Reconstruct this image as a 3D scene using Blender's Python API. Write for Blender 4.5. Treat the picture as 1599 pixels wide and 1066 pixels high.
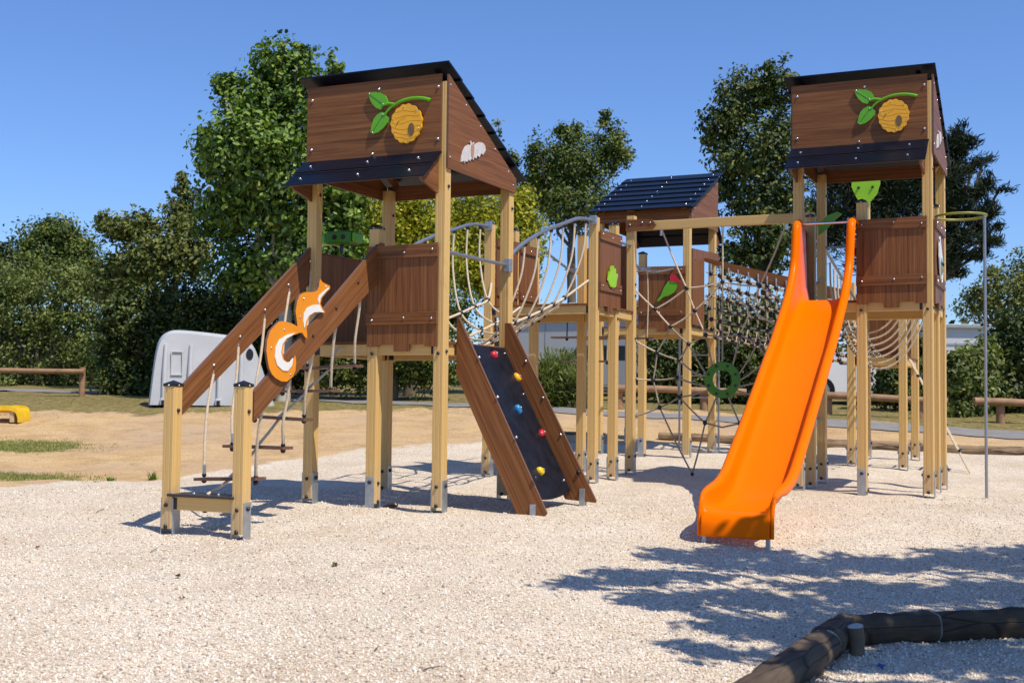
import bpy, math, random
import numpy as np
from mathutils import Vector, Matrix
random.seed(7); rng = np.random.default_rng(11)
for o in list(bpy.data.objects): bpy.data.objects.remove(o)
S = bpy.context.scene; COL = S.collection
# ------------------------------------------------------------------ camera, world, sun
# world x runs along the front of the first tower, y away from it, z up (metres)
YAW, PITCH, ROLL, F = 0.43092, 0.048738, 0.010782, 1914.51
CAM = Vector((5.3514, -10.0634, 1.0039))
cam = bpy.data.objects.new('camera', bpy.data.cameras.new('camera')); COL.objects.link(cam)
cam.data.sensor_width = 36; cam.data.lens = 36 * F / 1599
cam.data.clip_start = 0.05; cam.data.clip_end = 2000
cam.matrix_world = (Matrix.Translation(CAM) @ Matrix.Rotation(YAW, 4, 'Z') @ Matrix.Rotation(math.pi/2 + PITCH, 4, 'X')
                    @ Matrix.Rotation(ROLL, 4, 'Z'))
cam.data.dof.use_dof = True; cam.data.dof.focus_distance = 11.5; cam.data.dof.aperture_fstop = 4.5
S.camera = cam
SUN = Vector((0.56, -0.21, 1.0)).normalized()
W = bpy.data.worlds.new('World'); S.world = W; W.use_nodes = True
wn = W.node_tree.nodes; wl = W.node_tree.links
bg = wn['Background']; sky = wn.new('ShaderNodeTexSky'); sky.sky_type = 'NISHITA'; sky.sun_disc = False
sky.sun_elevation = math.asin(SUN.z); sky.sun_rotation = math.atan2(SUN.x, SUN.y)
sky.altitude = 0; sky.air_density = 1.0; sky.dust_density = 0.25; sky.ozone_density = 3.0
tn = wn.new('ShaderNodeMixRGB'); tn.blend_type = 'MULTIPLY'; tn.inputs[0].default_value = 1; tn.inputs[2].default_value = (.80, 1.01, 1.40, 1)   # the photograph's clear deep-blue rendition
wl.new(sky.outputs[0], tn.inputs[1]); wl.new(tn.outputs[0], bg.inputs[0]); bg.inputs[1].default_value = 0.115
sl = bpy.data.lights.new('sun', 'SUN'); sl.energy = 5.0; sl.angle = math.radians(0.53); sl.color = (1.0, 0.93, 0.82)
so = bpy.data.objects.new('sun', sl); COL.objects.link(so)
so.rotation_euler = SUN.to_track_quat('Z', 'Y').to_euler(); so.location = (0, 0, 30)
S.view_settings.view_transform = 'Standard'; S.view_settings.look = 'None'
S.view_settings.exposure = 0.0; S.view_settings.gamma = 1.0; S.view_settings.use_curve_mapping = False

def cam_xy(x, y):                       # world -> metres right of and ahead of the camera
    dx, dy = x - CAM.x, y - CAM.y
    c, s = math.cos(YAW), math.sin(YAW)
    return dx*c + dy*s, -dx*s + dy*c
def from_cam(X, Y):
    c, s = math.cos(YAW), math.sin(YAW)
    return CAM.x + X*c - Y*s, CAM.y + X*s + Y*c
def at(px, py, Y):                      # a point Y metres ahead of the camera in the direction of a photograph pixel
    x, y = px - 799.5, py - 533
    cr, sr = math.cos(ROLL), math.sin(ROLL)
    a, b = (cr*x + sr*y)/F, -(-sr*x + cr*y)/F
    c, s = math.cos(PITCH), math.sin(PITCH)
    t = Y/(c - b*s)
    wx, wy = from_cam(a*t, Y)
    return Vector((wx, wy, CAM.z + (s + b*c)*t))
GK = [(-6, -.3), (4, -.24), (7, -.20), (9, -.135), (10.3, -.09), (11.5, -.02), (13, 0), (15, .02), (16.3, .055), (18.6, .17), (20, .24),
      (22, .45), (24, .68), (26, .85), (30, 1.06), (38, 1.40), (60, 1.75), (400, 1.8)]
GX = np.array([k[0] for k in GK]); GZ = np.array([k[1] for k in GK])
def undul(x, y):
    return (np.sin(x*2.9 + 1.3*np.sin(y*1.7)) * np.cos(y*3.3 + .8*np.sin(x*2.1)) * .011 + np.sin(x*6.1 + y*2.3)*np.sin(y*7.3 - x*3.1)*.006
            + np.sin(x*.9 + .4)*np.cos(y*.8 + 1)*.012 + .010*np.sin(4.7*x + 2.2*np.sin(2.3*y+1) + 1)*np.sin(4.1*y + 1.9*np.sin(2.7*x)))
def ground_z(x, y):
    X, Y = cam_xy(x, y)
    return float(np.interp(Y, GX, GZ)) + float(dip(X, Y)) + float(undul(x, y))
def dip(X, Y):                          # the gravel is worn lower towards the slide's end
    return -.085*np.clip((X+.2)/1.6, 0, 1)*np.clip((11.5-Y)/2, 0, 1)

# ------------------------------------------------------------------ materials
MATS = {}
def nodes(name):
    m = bpy.data.materials.new(name); m.use_nodes = True
    nt = m.node_tree; b = nt.nodes['Principled BSDF']
    return m, nt, b
def N(nt, t, **kw):
    n = nt.nodes.new(t)
    for k, v in kw.items(): setattr(n, k, v)
    return n
def ramp(nt, fac, stops):
    r = N(nt, 'ShaderNodeValToRGB'); e = r.color_ramp.elements
    while len(e) > 1: e.remove(e[-1])
    e[0].position = stops[0][0]; e[0].color = (*stops[0][1], 1)
    for p, c in stops[1:]:
        q = e.new(p); q.color = (*c, 1)
    nt.links.new(fac, r.inputs[0]); return r.outputs[0]
def simple(name, col, rough=.5, metal=0, var=.12, scale=6, bump=0, coat=0, spec=.5, ior=1.5):
    if name in MATS: return MATS[name]
    m, nt, b = nodes(name)
    tc = N(nt, 'ShaderNodeTexCoord'); n1 = N(nt, 'ShaderNodeTexNoise'); n1.inputs['Scale'].default_value = scale
    n1.inputs['Detail'].default_value = 6; n1.inputs['Roughness'].default_value = .65
    nt.links.new(tc.outputs['Object'], n1.inputs['Vector'])
    lo = tuple(c*(1-var) for c in col); hi = tuple(min(1, c*(1+var)) for c in col)
    nt.links.new(ramp(nt, n1.outputs[0], [(.3, lo), (.7, hi)]), b.inputs['Base Color'])
    b.inputs['Roughness'].default_value = rough; b.inputs['Metallic'].default_value = metal
    b.inputs['Coat Weight'].default_value = coat; b.inputs['Specular IOR Level'].default_value = spec
    b.inputs['IOR'].default_value = ior
    if bump:
        bp = N(nt, 'ShaderNodeBump'); bp.inputs['Strength'].default_value = bump; bp.inputs['Distance'].default_value = .004
        n2 = N(nt, 'ShaderNodeTexNoise'); n2.inputs['Scale'].default_value = scale*12
        nt.links.new(tc.outputs['Object'], n2.inputs['Vector']); nt.links.new(n2.outputs[0], bp.inputs['Height']); nt.links.new(bp.outputs[0], b.inputs['Normal'])
    MATS[name] = m; return m
def grain(nt, g, lo, hi):               # coordinates stretched along the grain direction g
    g = Vector(g).normalized(); a = g.orthogonal().normalized(); c = g.cross(a)
    tc = N(nt, 'ShaderNodeTexCoord'); cx = N(nt, 'ShaderNodeCombineXYZ')
    for i, (d, s) in enumerate(((g, lo), (a, hi), (c, hi))):
        dp = N(nt, 'ShaderNodeVectorMath', operation='DOT_PRODUCT'); dp.inputs[1].default_value = d*s
        nt.links.new(tc.outputs['Object'], dp.inputs[0]); nt.links.new(dp.outputs['Value'], cx.inputs[i])
    return cx.outputs[0]
def wood(name, g):
    if name in MATS: return MATS[name]
    m, nt, b = nodes(name); v = grain(nt, g, .75, 38)
    n1 = N(nt, 'ShaderNodeTexNoise'); n1.inputs['Scale'].default_value = 1; n1.inputs['Detail'].default_value = 7; n1.inputs['Roughness'].default_value = .62
    n1.inputs['Distortion'].default_value = .55; nt.links.new(v, n1.inputs['Vector'])
    n2 = N(nt, 'ShaderNodeTexNoise'); n2.inputs['Scale'].default_value = 5.5; n2.inputs['Detail'].default_value = 4; nt.links.new(v, n2.inputs['Vector'])
    mx = N(nt, 'ShaderNodeMath', operation='MULTIPLY_ADD'); mx.inputs[1].default_value = .38
    nt.links.new(n2.outputs[0], mx.inputs[0]); 
    m2 = N(nt, 'ShaderNodeMath', operation='MULTIPLY'); m2.inputs[1].default_value = .72
    nt.links.new(n1.outputs[0], m2.inputs[0]); nt.links.new(m2.outputs[0], mx.inputs[2])
    nt.links.new(ramp(nt, mx.outputs[0], [(.34, (.075, .027, .010)), (.46, (.150, .056, .018)), (.56, (.215, .083, .028)), (.72, (.29, .125, .045))]), b.inputs['Base Color'])
    b.inputs['Roughness'].default_value = .5; b.inputs['Specular IOR Level'].default_value = .22
    bp = N(nt, 'ShaderNodeBump'); bp.inputs['Strength'].default_value = .25; bp.inputs['Distance'].default_value = .002
    nt.links.new(n1.outputs[0], bp.inputs['Height']); nt.links.new(bp.outputs[0], b.inputs['Normal'])
    MATS[name] = m; return m
def postmat(name, g=(0, 0, 1), col=(.66, .42, .145)):
    if name in MATS: return MATS[name]
    m, nt, b = nodes(name); v = grain(nt, g, .5, 40)
    n1 = N(nt, 'ShaderNodeTexNoise'); n1.inputs['Scale'].default_value = 1; n1.inputs['Detail'].default_value = 6; nt.links.new(v, n1.inputs['Vector'])
    c = col
    base = ramp(nt, n1.outputs[0], [(.3, tuple(k*.94 for k in c)), (.7, tuple(min(1, k*1.05) for k in c))])
    tc = N(nt, 'ShaderNodeTexCoord'); n2 = N(nt, 'ShaderNodeTexNoise'); n2.inputs['Scale'].default_value = 3.2; n2.inputs['Detail'].default_value = 8
    n2.inputs['Roughness'].default_value = .7
    nt.links.new(tc.outputs['Object'], n2.inputs['Vector'])
    mx = N(nt, 'ShaderNodeMixRGB', blend_type='MULTIPLY'); mx.inputs[0].default_value = 1
    nt.links.new(base, mx.inputs[1]); nt.links.new(ramp(nt, n2.outputs[0], [(.26, (.80, .77, .70)), (.42, (1, 1, 1))]), mx.inputs[2])
    # splashed dust on the lowest half metre of a post
    sx = N(nt, 'ShaderNodeSeparateXYZ'); nt.links.new(tc.outputs['Object'], sx.inputs[0])
    n3 = N(nt, 'ShaderNodeTexNoise'); n3.inputs['Scale'].default_value = 14; n3.inputs['Detail'].default_value = 6; nt.links.new(tc.outputs['Object'], n3.inputs['Vector'])
    ad = N(nt, 'ShaderNodeMath', operation='MULTIPLY_ADD'); ad.inputs[1].default_value = .9; nt.links.new(n3.outputs[0], ad.inputs[0]); nt.links.new(sx.outputs[2], ad.inputs[2])
    d = N(nt, 'ShaderNodeMixRGB', blend_type='MIX'); d.inputs[2].default_value = (.48, .36, .22, 1)
    nt.links.new(ramp(nt, ad.outputs[0], [(.35, (.75, .75, .75)), (.85, (0, 0, 0))]) if g == (0, 0, 1) else ramp(nt, n3.outputs[0], [(.6, (0, 0, 0)), (.9, (.4, .4, .4))]), d.inputs[0]); nt.links.new(mx.outputs[0], d.inputs[1])
    nt.links.new(d.outputs[0], b.inputs['Base Color'])
    b.inputs['Roughness'].default_value = .5
    MATS[name] = m; return m
WV, WU, WY = wood('wood_panel_upright', (0, 0, 1)), wood('wood_panel_lengthwise', (1, 0, 0)), wood('wood_panel_depth', (0, 1, 0))
POST = postmat('painted_post'); BEAMU = postmat('painted_beam_u', (1, 0, 0)); BEAMV = postmat('painted_beam_v', (0, 1, 0))
BLACK = simple('black_plastic', (.012, .012, .014), .35)
GALV = simple('galvanised_steel', (.42, .44, .45), .45, .75, .18, 14)
CHROME = simple('bolt_steel', (.62, .62, .62), .25, .9)
TUBE = simple('steel_tube', (.36, .37, .39), .38, .8, .1)
ROPE = simple('beige_rope', (.62, .50, .35), .85, 0, .2, 40, .6)
NETROPE = simple('net_rope', (.50, .40, .27), .85, 0, .2, 40, .6)
SPIDER = simple('grey_rope', (.34, .28, .21), .85, 0, .2, 40, .6)
NAVY = simple('navy_roof_board', (.004, .006, .013), .33, 0, .3, 5, 0, 0, .5, 1.28)
WALLB = simple('climbing_board', (.008, .010, .016), .42, 0, .6, 7, .2, 0, .5, 1.3)
STEP = simple('dark_step_board', (.035, .028, .026), .4, 0, .3, 20)
EDGE = simple('brown_board_edge', (.16, .075, .045), .6)
GREEN = simple('green_plastic', (.13, .42, .010), .33, 0, .08); DGREEN = simple('dark_green_plastic', (.05, .20, .012), .4, 0, .1)
LIME = simple('lime_plastic', (.30, .60, .01), .4, 0, .06)
AMBER = simple('amber_plastic', (.93, .43, .010), .35, 0, .08); AMBERD = simple('amber_groove', (.45, .19, .01), .5)
ORANGE = simple('orange_panel', (.80, .27, .008), .4, 0, .06); WHITE = simple('white_panel', (.80, .78, .72), .45, 0, .05)
BROWN = simple('brown_spot', (.18, .10, .04), .6); RED = simple('red_plastic', (.55, .02, .03), .3); BLUE = simple('blue_plastic', (.015, .22, .50), .3)
YEL = simple('yellow_plastic', (.80, .50, .01), .35); GREY = simple('grey_resin', (.55, .55, .53), .5)
BATM = simple('pale_bat_print', (.62, .58, .54), .6, 0, .15, 14)
SLIDE = simple('orange_slide_plastic', (.90, .160, .0), .27, 0, .02, 3, 0, 0, .12, 1.30)

# ------------------------------------------------------------------ mesh helpers
ORI = {}
class MB:
    def __init__(s): s.v = []; s.f = []; s.m = []; s.mats = []; s.sm = []
    def mi(s, mat):
        if mat not in s.mats: s.mats.append(mat)
        return s.mats.index(mat)
    def add(s, vs, fs, mat, smooth=False):
        b = len(s.v); s.v += [tuple(v) for v in vs]; i = s.mi(mat)
        for f in fs: s.f.append(tuple(b + k for k in f)); s.m.append(i); s.sm.append(smooth)
        return s
    def box(s, x0, x1, y0, y1, z0, z1, mat, ch=.0):
        if ch <= 0:
            vs = [(x, y, z) for z in (z0, z1) for y in (y0, y1) for x in (x0, x1)]
            return s.add(vs, [(0, 2, 3, 1), (4, 5, 7, 6), (0, 1, 5, 4), (2, 6, 7, 3), (0, 4, 6, 2), (1, 3, 7, 5)], mat)
        pts = []                       # chamfered box
        for z, q in ((z0, ch), (z0 + ch, 0), (z1 - ch, 0), (z1, ch)):
            pts.append([(x0+q+ch*(q == 0), y0+q, z), (x1-q-ch*(q == 0), y0+q, z), (x1-q, y0+q+ch*(q == 0), z), (x1-q, y1-q-ch*(q == 0), z),
                        (x1-q-ch*(q == 0), y1-q, z), (x0+q+ch*(q == 0), y1-q, z), (x0+q, y1-q-ch*(q == 0), z), (x0+q, y0+q+ch*(q == 0), z)])
        vs = sum(pts, []); fs = []
        for r in range(3):
            for k in range(8): fs.append((r*8+k, r*8+(k+1) % 8, r*8+8+(k+1) % 8, r*8+8+k))
        fs += [tuple(range(7, -1, -1)), tuple(range(24, 32))]
        return s.add(vs, fs, mat)
    def prism(s, poly, off, mat, sidemat=None):   # planar outline (3-D points) extruded by off
        off = Vector(off); P = [Vector(p) for p in poly]; n = len(P)
        nrm = Vector((0, 0, 0))
        for i in range(n): nrm += P[i].cross(P[(i+1) % n])
        if nrm.dot(off) > 0: P = P[::-1]
        vs = [p for p in P] + [p + off for p in P]
        s.add(vs, [tuple(range(n)), tuple(range(2*n-1, n-1, -1))], mat)
        s.add(vs, [(i, n+i, n+(i+1) % n, (i+1) % n) for i in range(n)], sidemat or mat)
        return s
    def tube(s, pts, r, mat, n=8, caps=True):
        P = [Vector(p) for p in pts]; R = r if isinstance(r, (list, tuple)) else [r]*len(P)
        vs = []; up = None
        for i, p in enumerate(P):
            t = (P[min(i+1, len(P)-1)] - P[max(i-1, 0)]).normalized()
            if up is None: up = t.orthogonal().normalized()
            up = (up - t*up.dot(t))
            up = up.normalized() if up.length > 1e-6 else t.orthogonal().normalized()
            w = t.cross(up)
            for k in range(n):
                a = 2*math.pi*k/n; vs.append(p + (up*math.cos(a) + w*math.sin(a))*R[i])
        fs = [(i*n+k, i*n+(k+1) % n, (i+1)*n+(k+1) % n, (i+1)*n+k) for i in range(len(P)-1) for k in range(n)]
        s.add(vs, fs, mat, True)
        if caps: s.add(vs[:n], [tuple(range(n-1, -1, -1))], mat); s.add(vs[-n:], [tuple(range(n))], mat)
        return s
    def ball(s, c, r, mat, seg=8, rings=5, sc=(1, 1, 1)):
        c = Vector(c); vs = [c + Vector((0, 0, r*sc[2]))]
        for i in range(1, rings):
            a = math.pi*i/rings
            for k in range(seg):
                b = 2*math.pi*k/seg; vs.append(c + Vector((r*sc[0]*math.sin(a)*math.cos(b), r*sc[1]*math.sin(a)*math.sin(b), r*sc[2]*math.cos(a))))
        vs.append(c - Vector((0, 0, r*sc[2]))); fs = []
        for k in range(seg): fs.append((0, 1+k, 1+(k+1) % seg))
        for i in range(rings-2):
            for k in range(seg): fs.append((1+i*seg+k, 1+(i+1)*seg+k, 1+(i+1)*seg+(k+1) % seg, 1+i*seg+(k+1) % seg))
        L = len(vs)-1; o = 1+(rings-2)*seg
        for k in range(seg): fs.append((L, o+(k+1) % seg, o+k))
        return s.add(vs, fs, mat, True)
    def bolt(s, c, n, r=.011, mat=None):
        n = Vector(n).normalized(); c = Vector(c); return s.tube([c - n*.004, c + n*r*.55, c + n*r*.9], [r, r, r*.55], mat or CHROME, 8)
    def build(s, name, parent=None, origin=None):
        if origin is None: origin = ORI.get(parent.name, (0, 0, 0)) if parent else (0, 0, 0)
        me = bpy.data.meshes.new(name); o3 = Vector(origin)
        me.from_pydata([tuple(Vector(v) - o3) for v in s.v], [], s.f)
        for m in s.mats: me.materials.append(m)
        me.polygons.foreach_set('material_index', s.m); me.polygons.foreach_set('use_smooth', s.sm); me.update()
        ob = bpy.data.objects.new(name, me); COL.objects.link(ob)
        if parent: ob.parent = parent; ORI[ob.name] = tuple(o3)
        return ob
def tag(o, label=None, cat=None, group=None, kind=None):
    if label: o['label'] = label
    if cat: o['category'] = cat
    if group: o['group'] = group
    if kind: o['kind'] = kind
    return o
class Thing:                               # an Empty at the thing's base; part meshes are given in the thing's own coordinates
    def __init__(s, name, label, cat, loc=(0, 0, 0), rotz=0, group=None):
        s.e = bpy.data.objects.new(name, None); COL.objects.link(s.e); s.e.empty_display_size = .2
        s.loc = Vector(loc); s.e.location = s.loc; s.e.rotation_euler = (0, 0, rotz); tag(s.e, label, cat, group)
    def part(s, mb, name, label=None, parent=None, rel=False):
        o = mb.build(name, parent or s.e, (0, 0, 0) if rel else s.loc)
        if label: o['label'] = label
        return o
def catmull(P, k=8):
    P = [Vector(p) for p in P]; out = []
    for i in range(len(P)-1):
        a, b, c, d = P[max(i-1, 0)], P[i], P[i+1], P[min(i+2, len(P)-1)]
        for j in range(k):
            t = j/k
            out.append(.5*((2*b) + (c-a)*t + (2*a-5*b+4*c-d)*t*t + (3*b-a-3*c+d)*t**3))
    out.append(P[-1]); return out
#NEXT
# ------------------------------------------------------------------ play structure
s2 = .054                                  # half a post
Wm = 1.42                                  # one platform module
CACHE = {}
def post_mesh(h):
    mb = MB(); prof = []
    a, c, g, d = s2, .006, .005, .004       # chamfer, groove half width, groove depth
    side = [(-a+c, -a), (-a*.42-g, -a), (-a*.42, -a+d), (-a*.42+g, -a), (a*.42-g, -a), (a*.42, -a+d), (a*.42+g, -a), (a-c, -a)]
    for k in range(4):
        for x, y in side:
            for _ in range(k): x, y = -y, x
            prof.append((x, y))
    n = len(prof); vs = [(x, y, z) for z in (0, h) for x, y in prof]
    mb.add(vs, [(k, (k+1) % n, n+(k+1) % n, n+k) for k in range(n)], POST)
    mb.add(vs[n:], [tuple(range(n))], POST); mb.add(vs[:n], [tuple(range(n-1, -1, -1))], BLACK)
    return mb
def post(th, x, y, top, cap=False, foot='u', bolts=(), z0=None):
    """a post with its steel foot (and cap) in the coordinates of the thing"""
    M = th.e.matrix_basis; wpt = Matrix.Translation(th.loc) @ Matrix.Rotation(th.e.rotation_euler.z, 4, 'Z') @ Vector((x, y, 0))
    gz = ground_z(wpt.x, wpt.y) if z0 is None else z0; gz -= th.loc.z
    b = gz + .045
    key = round(top - b, 2)
    if key not in CACHE:
        tmp = post_mesh(key).build('post_shape'); CACHE[key] = tmp.data; bpy.data.objects.remove(tmp)
    o = bpy.data.objects.new('post', CACHE[key]); COL.objects.link(o); o.parent = th.e; o.location = (x, y, b)
    f = MB(); t = .010
    for sg in (-1, 1):
        if foot == 'u': f.box(min(sg*s2, sg*(s2+t)), max(sg*s2, sg*(s2+t)), -.047, .047, -.12, .25, GALV, .002)
        else: f.box(-.047, .047, min(sg*s2, sg*(s2+t)), max(sg*s2, sg*(s2+t)), -.12, .25, GALV, .002)
        n = (sg, 0, 0) if foot == 'u' else (0, sg, 0)
        f.bolt(Vector(n)*(s2+t) + Vector((0, 0, .20)), n, .019, BLACK)
    n = (0, -1, 0) if foot == 'u' else (1, 0, 0)
    f.bolt(Vector(n)*s2 + Vector((0, 0, .19)), n, .017, BLACK); f.bolt(Vector(n)*s2 + Vector((0, 0, .015)), n, .019, BLACK)
    f.build('foot_bracket', o)
    if cap:
        c = MB(); q = .058; hh = key
        vs = [(-q, -q, hh), (q, -q, hh), (q, q, hh), (-q, q, hh), (-q, -q, hh+.022), (q, -q, hh+.022), (q, q, hh+.022), (-q, q, hh+.022), (0, 0, hh+.052)]
        c.add(vs, [(0, 1, 5, 4), (1, 2, 6, 5), (2, 3, 7, 6), (3, 0, 4, 7), (4, 5, 8), (5, 6, 8), (6, 7, 8), (7, 4, 8), (0, 3, 2, 1)], BLACK)
        for n in ((0, -1, 0), (1, 0, 0)): c.bolt(Vector(n)*q + Vector((0, 0, hh+.010)), n, .008)
        c.build('cap', o)
    if bolts:
        for z, n in bolts:
            MB().bolt(Vector(n)*s2 + Vector((0, 0, z - b)), n, .017, BLACK).build('bolt', o)
    return o
def guard(th, a, b, z0, axis, plane, out, notch=True, label=None):
    """guard panel from a to b along axis ('u'/'v') standing in the given plane, facing out (+1/-1)"""
    t = .022; zt, L = z0 + .885, b - a
    P = lambda s, d, z: (s, plane + out*d, z) if axis == 'u' else (plane + out*d, s, z)
    off = lambda d: (0, out*d, 0) if axis == 'u' else (out*d, 0, 0)
    nb = (0, out, 0) if axis == 'u' else (out, 0, 0)
    o1 = [(a, zt), (b, zt), (b, z0 - .04)]
    z0 -= .04
    if notch:
        m = (a+b)/2; o1 += [(b - .17*L, z0), (b - .18*L, z0+.02), (m+.11*L, z0+.02), (m + .11*L, z0-.045), (m - .11*L, z0-.045), (m-.11*L, z0+.02), (a+.18*L, z0+.02), (a + .17*L, z0)]
    o1 += [(a, z0)]
    mb = MB().prism([P(s, 0, z) for s, z in o1], off(t), WV, EDGE)
    p = th.part(mb, 'guard_panel', label, rel=True)
    W_ = WU if axis == 'u' else WY; z0 += .04
    for zl, zh, nm in ((zt - .095, zt + .035, 'top_strip'), (z0+.165, z0+.285, 'lower_strip')):
        m2 = MB()
        m2.prism([P(a - .004, t+.001, zl), (P(b+.004, t+.001, zl+.004)), P(b+.004, t+.001, zh), P(a - .004, t+.001, zh - .012)], off(t*.8), W_, EDGE)
        for q in (a + .06, (a+b)/2 + .03, b - .05): m2.bolt(P(q, 1.8*t+.001, (zl+zh)/2 + random.uniform(-.02, .02)), nb, .011)
        m2.build(nm, p)
    return p
def roof(th, dz, emblem=True, gable_mark=True):
    """mono-pitch roof with its high front board, awning and gables, in tower coordinates (front at y=0)"""
    L, R = -1.565, .10; z = dz
    r = MB(); n = 7; A = Vector((0, -.10, 4.125 + z)); B = Vector((0, 1.66, 3.305 + z)); d = (B - A)
    nr = Vector((0, -d.z, d.y)).normalized()
    if nr.z < 0: nr = -nr
    for k in range(n):
        p = A + d*(k/n) - d.normalized()*.02; q = A + d*((k+1)/n) + d.normalized()*.012
        lo, hi = nr*(.022), nr*(.004)
        p1, q1 = p + hi, q + lo
        r.prism([(L, p1.y, p1.z), (L, q1.y, q1.z), (L, (q1+nr*.020).y, (q1+nr*.020).z), (L, (p1+nr*.020).y, (p1+nr*.020).z)], (R - L, 0, 0), NAVY)
        for x in (L+.13, (L+R)/2, R - .13):
            m = p1*.45 + q1*.55 + nr*.020; r.bolt((x, m.y, m.z), nr, .012)
    o = th.part(r, 'roof', rel=True)
    for x in (L+.16, R - .22): MB().prism([(x, A.y+.1, A.z-.075), (x, B.y-.12, B.z+.02 - .03), (x, B.y-.12, B.z+.045), (x, A.y+.1, A.z-.05)], (.05, 0, 0), WY).build('rafter', o)
    f = MB().prism([(-1.477, -.058, 3.298+z), (.011, -.058, 3.298+z), (.011, -.058, 4.05+z), (-1.477, -.058, 4.05+z)], (0, -.020, 0), WU, EDGE)
    for x, zz in ((-1.42, 3.923), (-1.42, 3.436), (-.663, 3.965), (-.727, 3.345), (-.021, 3.927), (-.02, 3.436)): f.bolt((x, -.078, zz+z), (0, -1, 0), .015)
    fp = th.part(f, 'front_board', rel=True)
    # the high board's back lining and the low back board
    th.part(MB().prism([(-1.47, 1.478, 3.17+z), (.01, 1.478, 3.17+z), (.01, 1.478, 3.33+z), (-1.47, 1.478, 3.33+z)], (0, .02, 0), WU, EDGE), 'back_board', rel=True)
    for x, sg in ((.056, 1), (-1.476, -1)):
        g = MB().prism([(x, -.054, 3.165+z), (x, 1.475, 3.165+z), (x, 1.475, 3.315+z), (x, -.054, 4.045+z)], (sg*.02, 0, 0), WY, EDGE)
        for y, zz in ((-.02, 3.95), (-.02, 3.27), (.3, 3.83), (.62, 3.69), (.95, 3.53), (1.28, 3.36), (1.40, 3.24)): g.bolt((x + sg*.02, y, zz+z), (sg, 0, 0), .009)
        gp = th.part(g, 'gable_panel', rel=True)
        if sg == 1 and gable_mark:
            bat = [(.195, 3.262), (.225, 3.275), (.262, 3.262), (.290, 3.290), (.330, 3.282), (.352, 3.318), (.392, 3.305), (.425, 3.345), (.455, 3.325), (.478, 3.365), (.515, 3.352), (.545, 3.392), (.590, 3.380), (.625, 3.425), (.668, 3.418), (.722, 3.470), (.712, 3.515), (.665, 3.535), (.585, 3.528), (.520, 3.505), (.478, 3.462), (.462, 3.505), (.440, 3.482), (.418, 3.488), (.395, 3.508), (.388, 3.462), (.345, 3.455), (.285, 3.430), (.235, 3.375), (.205, 3.315)]
            m = MB().prism([(x+.021, a, b+z) for a, b in bat], (.008, 0, 0), BATM)
            m.prism([(x+.030, a, b+z) for a, b in ((.40, 3.46), (.44, 3.49), (.47, 3.45), (.45, 3.36), (.43, 3.33), (.40, 3.37))], (.003, 0, 0), simple('bat_body_print', (.42, .25, .16), .6))
            for a, b in ((.25, 3.275), (.33, 3.285), (.40, 3.315), (.47, 3.338), (.55, 3.37), (.62, 3.41), (.37, 3.47)): m.ball((x+.027, a, b+z), .010, BLACK, 6, 4)
            m.build('bat_sign', gp)
    a = MB()                                # awning: two overlapping boards on brackets
    P0, P1, P2 = Vector((0, -.082, 3.30+z)), Vector((0, -.25, 3.175+z)), Vector((0, -.43, 3.035+z))
    n2 = Vector((0, -.60, .80))
    for p, q, w in ((P0, P1 + (P1-P0)*.06, .004), (P1, P2, -.014)):
        a.prism([(-1.49, p.y, p.z+w), (-1.49, q.y, q.z+w), (-1.49, (q+n2*.016).y, (q+n2*.016).z+w), (-1.49, (p+n2*.016).y, (p+n2*.016).z+w)], (1.515, 0, 0), NAVY)

        a.box(-1.488, .023, q.y-.003, q.y-.0005, q.z+w-.001, q.z+w+.012, EDGE)
        for x in (-1.36, -.72, -.17): m = (p+q)/2 + n2*.016; a.bolt((x, m.y, m.z + w), n2, .013)
    ap = th.part(a, 'awning', rel=True)
    for x in (-1.44, -.045):
        m = MB().prism([(x, -.056, 3.27+z), (x, -.39, 3.03+z), (x, -.36, 3.0+z), (x, -.30, 2.99+z), (x, -.056, 2.93+z)], (.022, 0, 0), WY, EDGE)
        m.build('bracket', ap)
    if emblem:
        y = -.080
        leaf1 = [(-0.77, 3.931), (-0.711, 3.936), (-0.639, 3.925), (-0.584, 3.893), (-0.561, 3.851), (-0.553, 3.823), (-0.597, 3.8), (-0.627, 3.761), (-0.681, 3.781), (-0.727, 3.828), (-0.755, 3.878)]
        leaf2 = [(-0.626, 3.736), (-0.59, 3.729), (-0.563, 3.696), (-0.541, 3.675), (-0.549, 3.632), (-0.597, 3.582), (-0.65, 3.547), (-0.712, 3.532), (-0.739, 3.555), (-0.728, 3.616), (-0.706, 3.677), (-0.671, 3.713)]
        for lf, vein in ((leaf1, ((-.76, 3.925), (-.60, 3.81))), (leaf2, ((-.72, 3.545), (-.60, 3.71)))):
            m = MB().prism([(u, y-.004, w+z) for u, w in lf], (0, -.020, 0), GREEN)
            m.tube([(vein[0][0], y-.024, vein[0][1]+z), (vein[1][0], y-.024, vein[1][1]+z)], .0035, DGREEN, 5)
            for q in vein: m.bolt((q[0]*.93+(vein[0][0]+vein[1][0])/2*.07, y-.024, q[1]+z), (0, -1, 0), .008)
            m.build('leaf', fp)
        br = MB(); q = y - .018
        br.tube([(u, q, w+z) for u, w in catmull2([(-.60, 3.80), (-.547, 3.811), (-.485, 3.798)])], [.015]*9, GREEN, 8)
        pts = catmull2([(-0.590, 3.700), (-0.546, 3.749), (-0.485, 3.79), (-0.406, 3.822), (-0.319, 3.837), (-0.214, 3.834), (-0.127, 3.814), (-0.096, 3.799)])
        br.tube([(u, q, w+z) for u, w in pts], [.013 + .006*(i/len(pts)) for i in range(len(pts))], GREEN, 8); br.build('branch', fp)
        cx, cz, rx, rz = -.344, 3.602, .170, .190
        out = []
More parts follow.
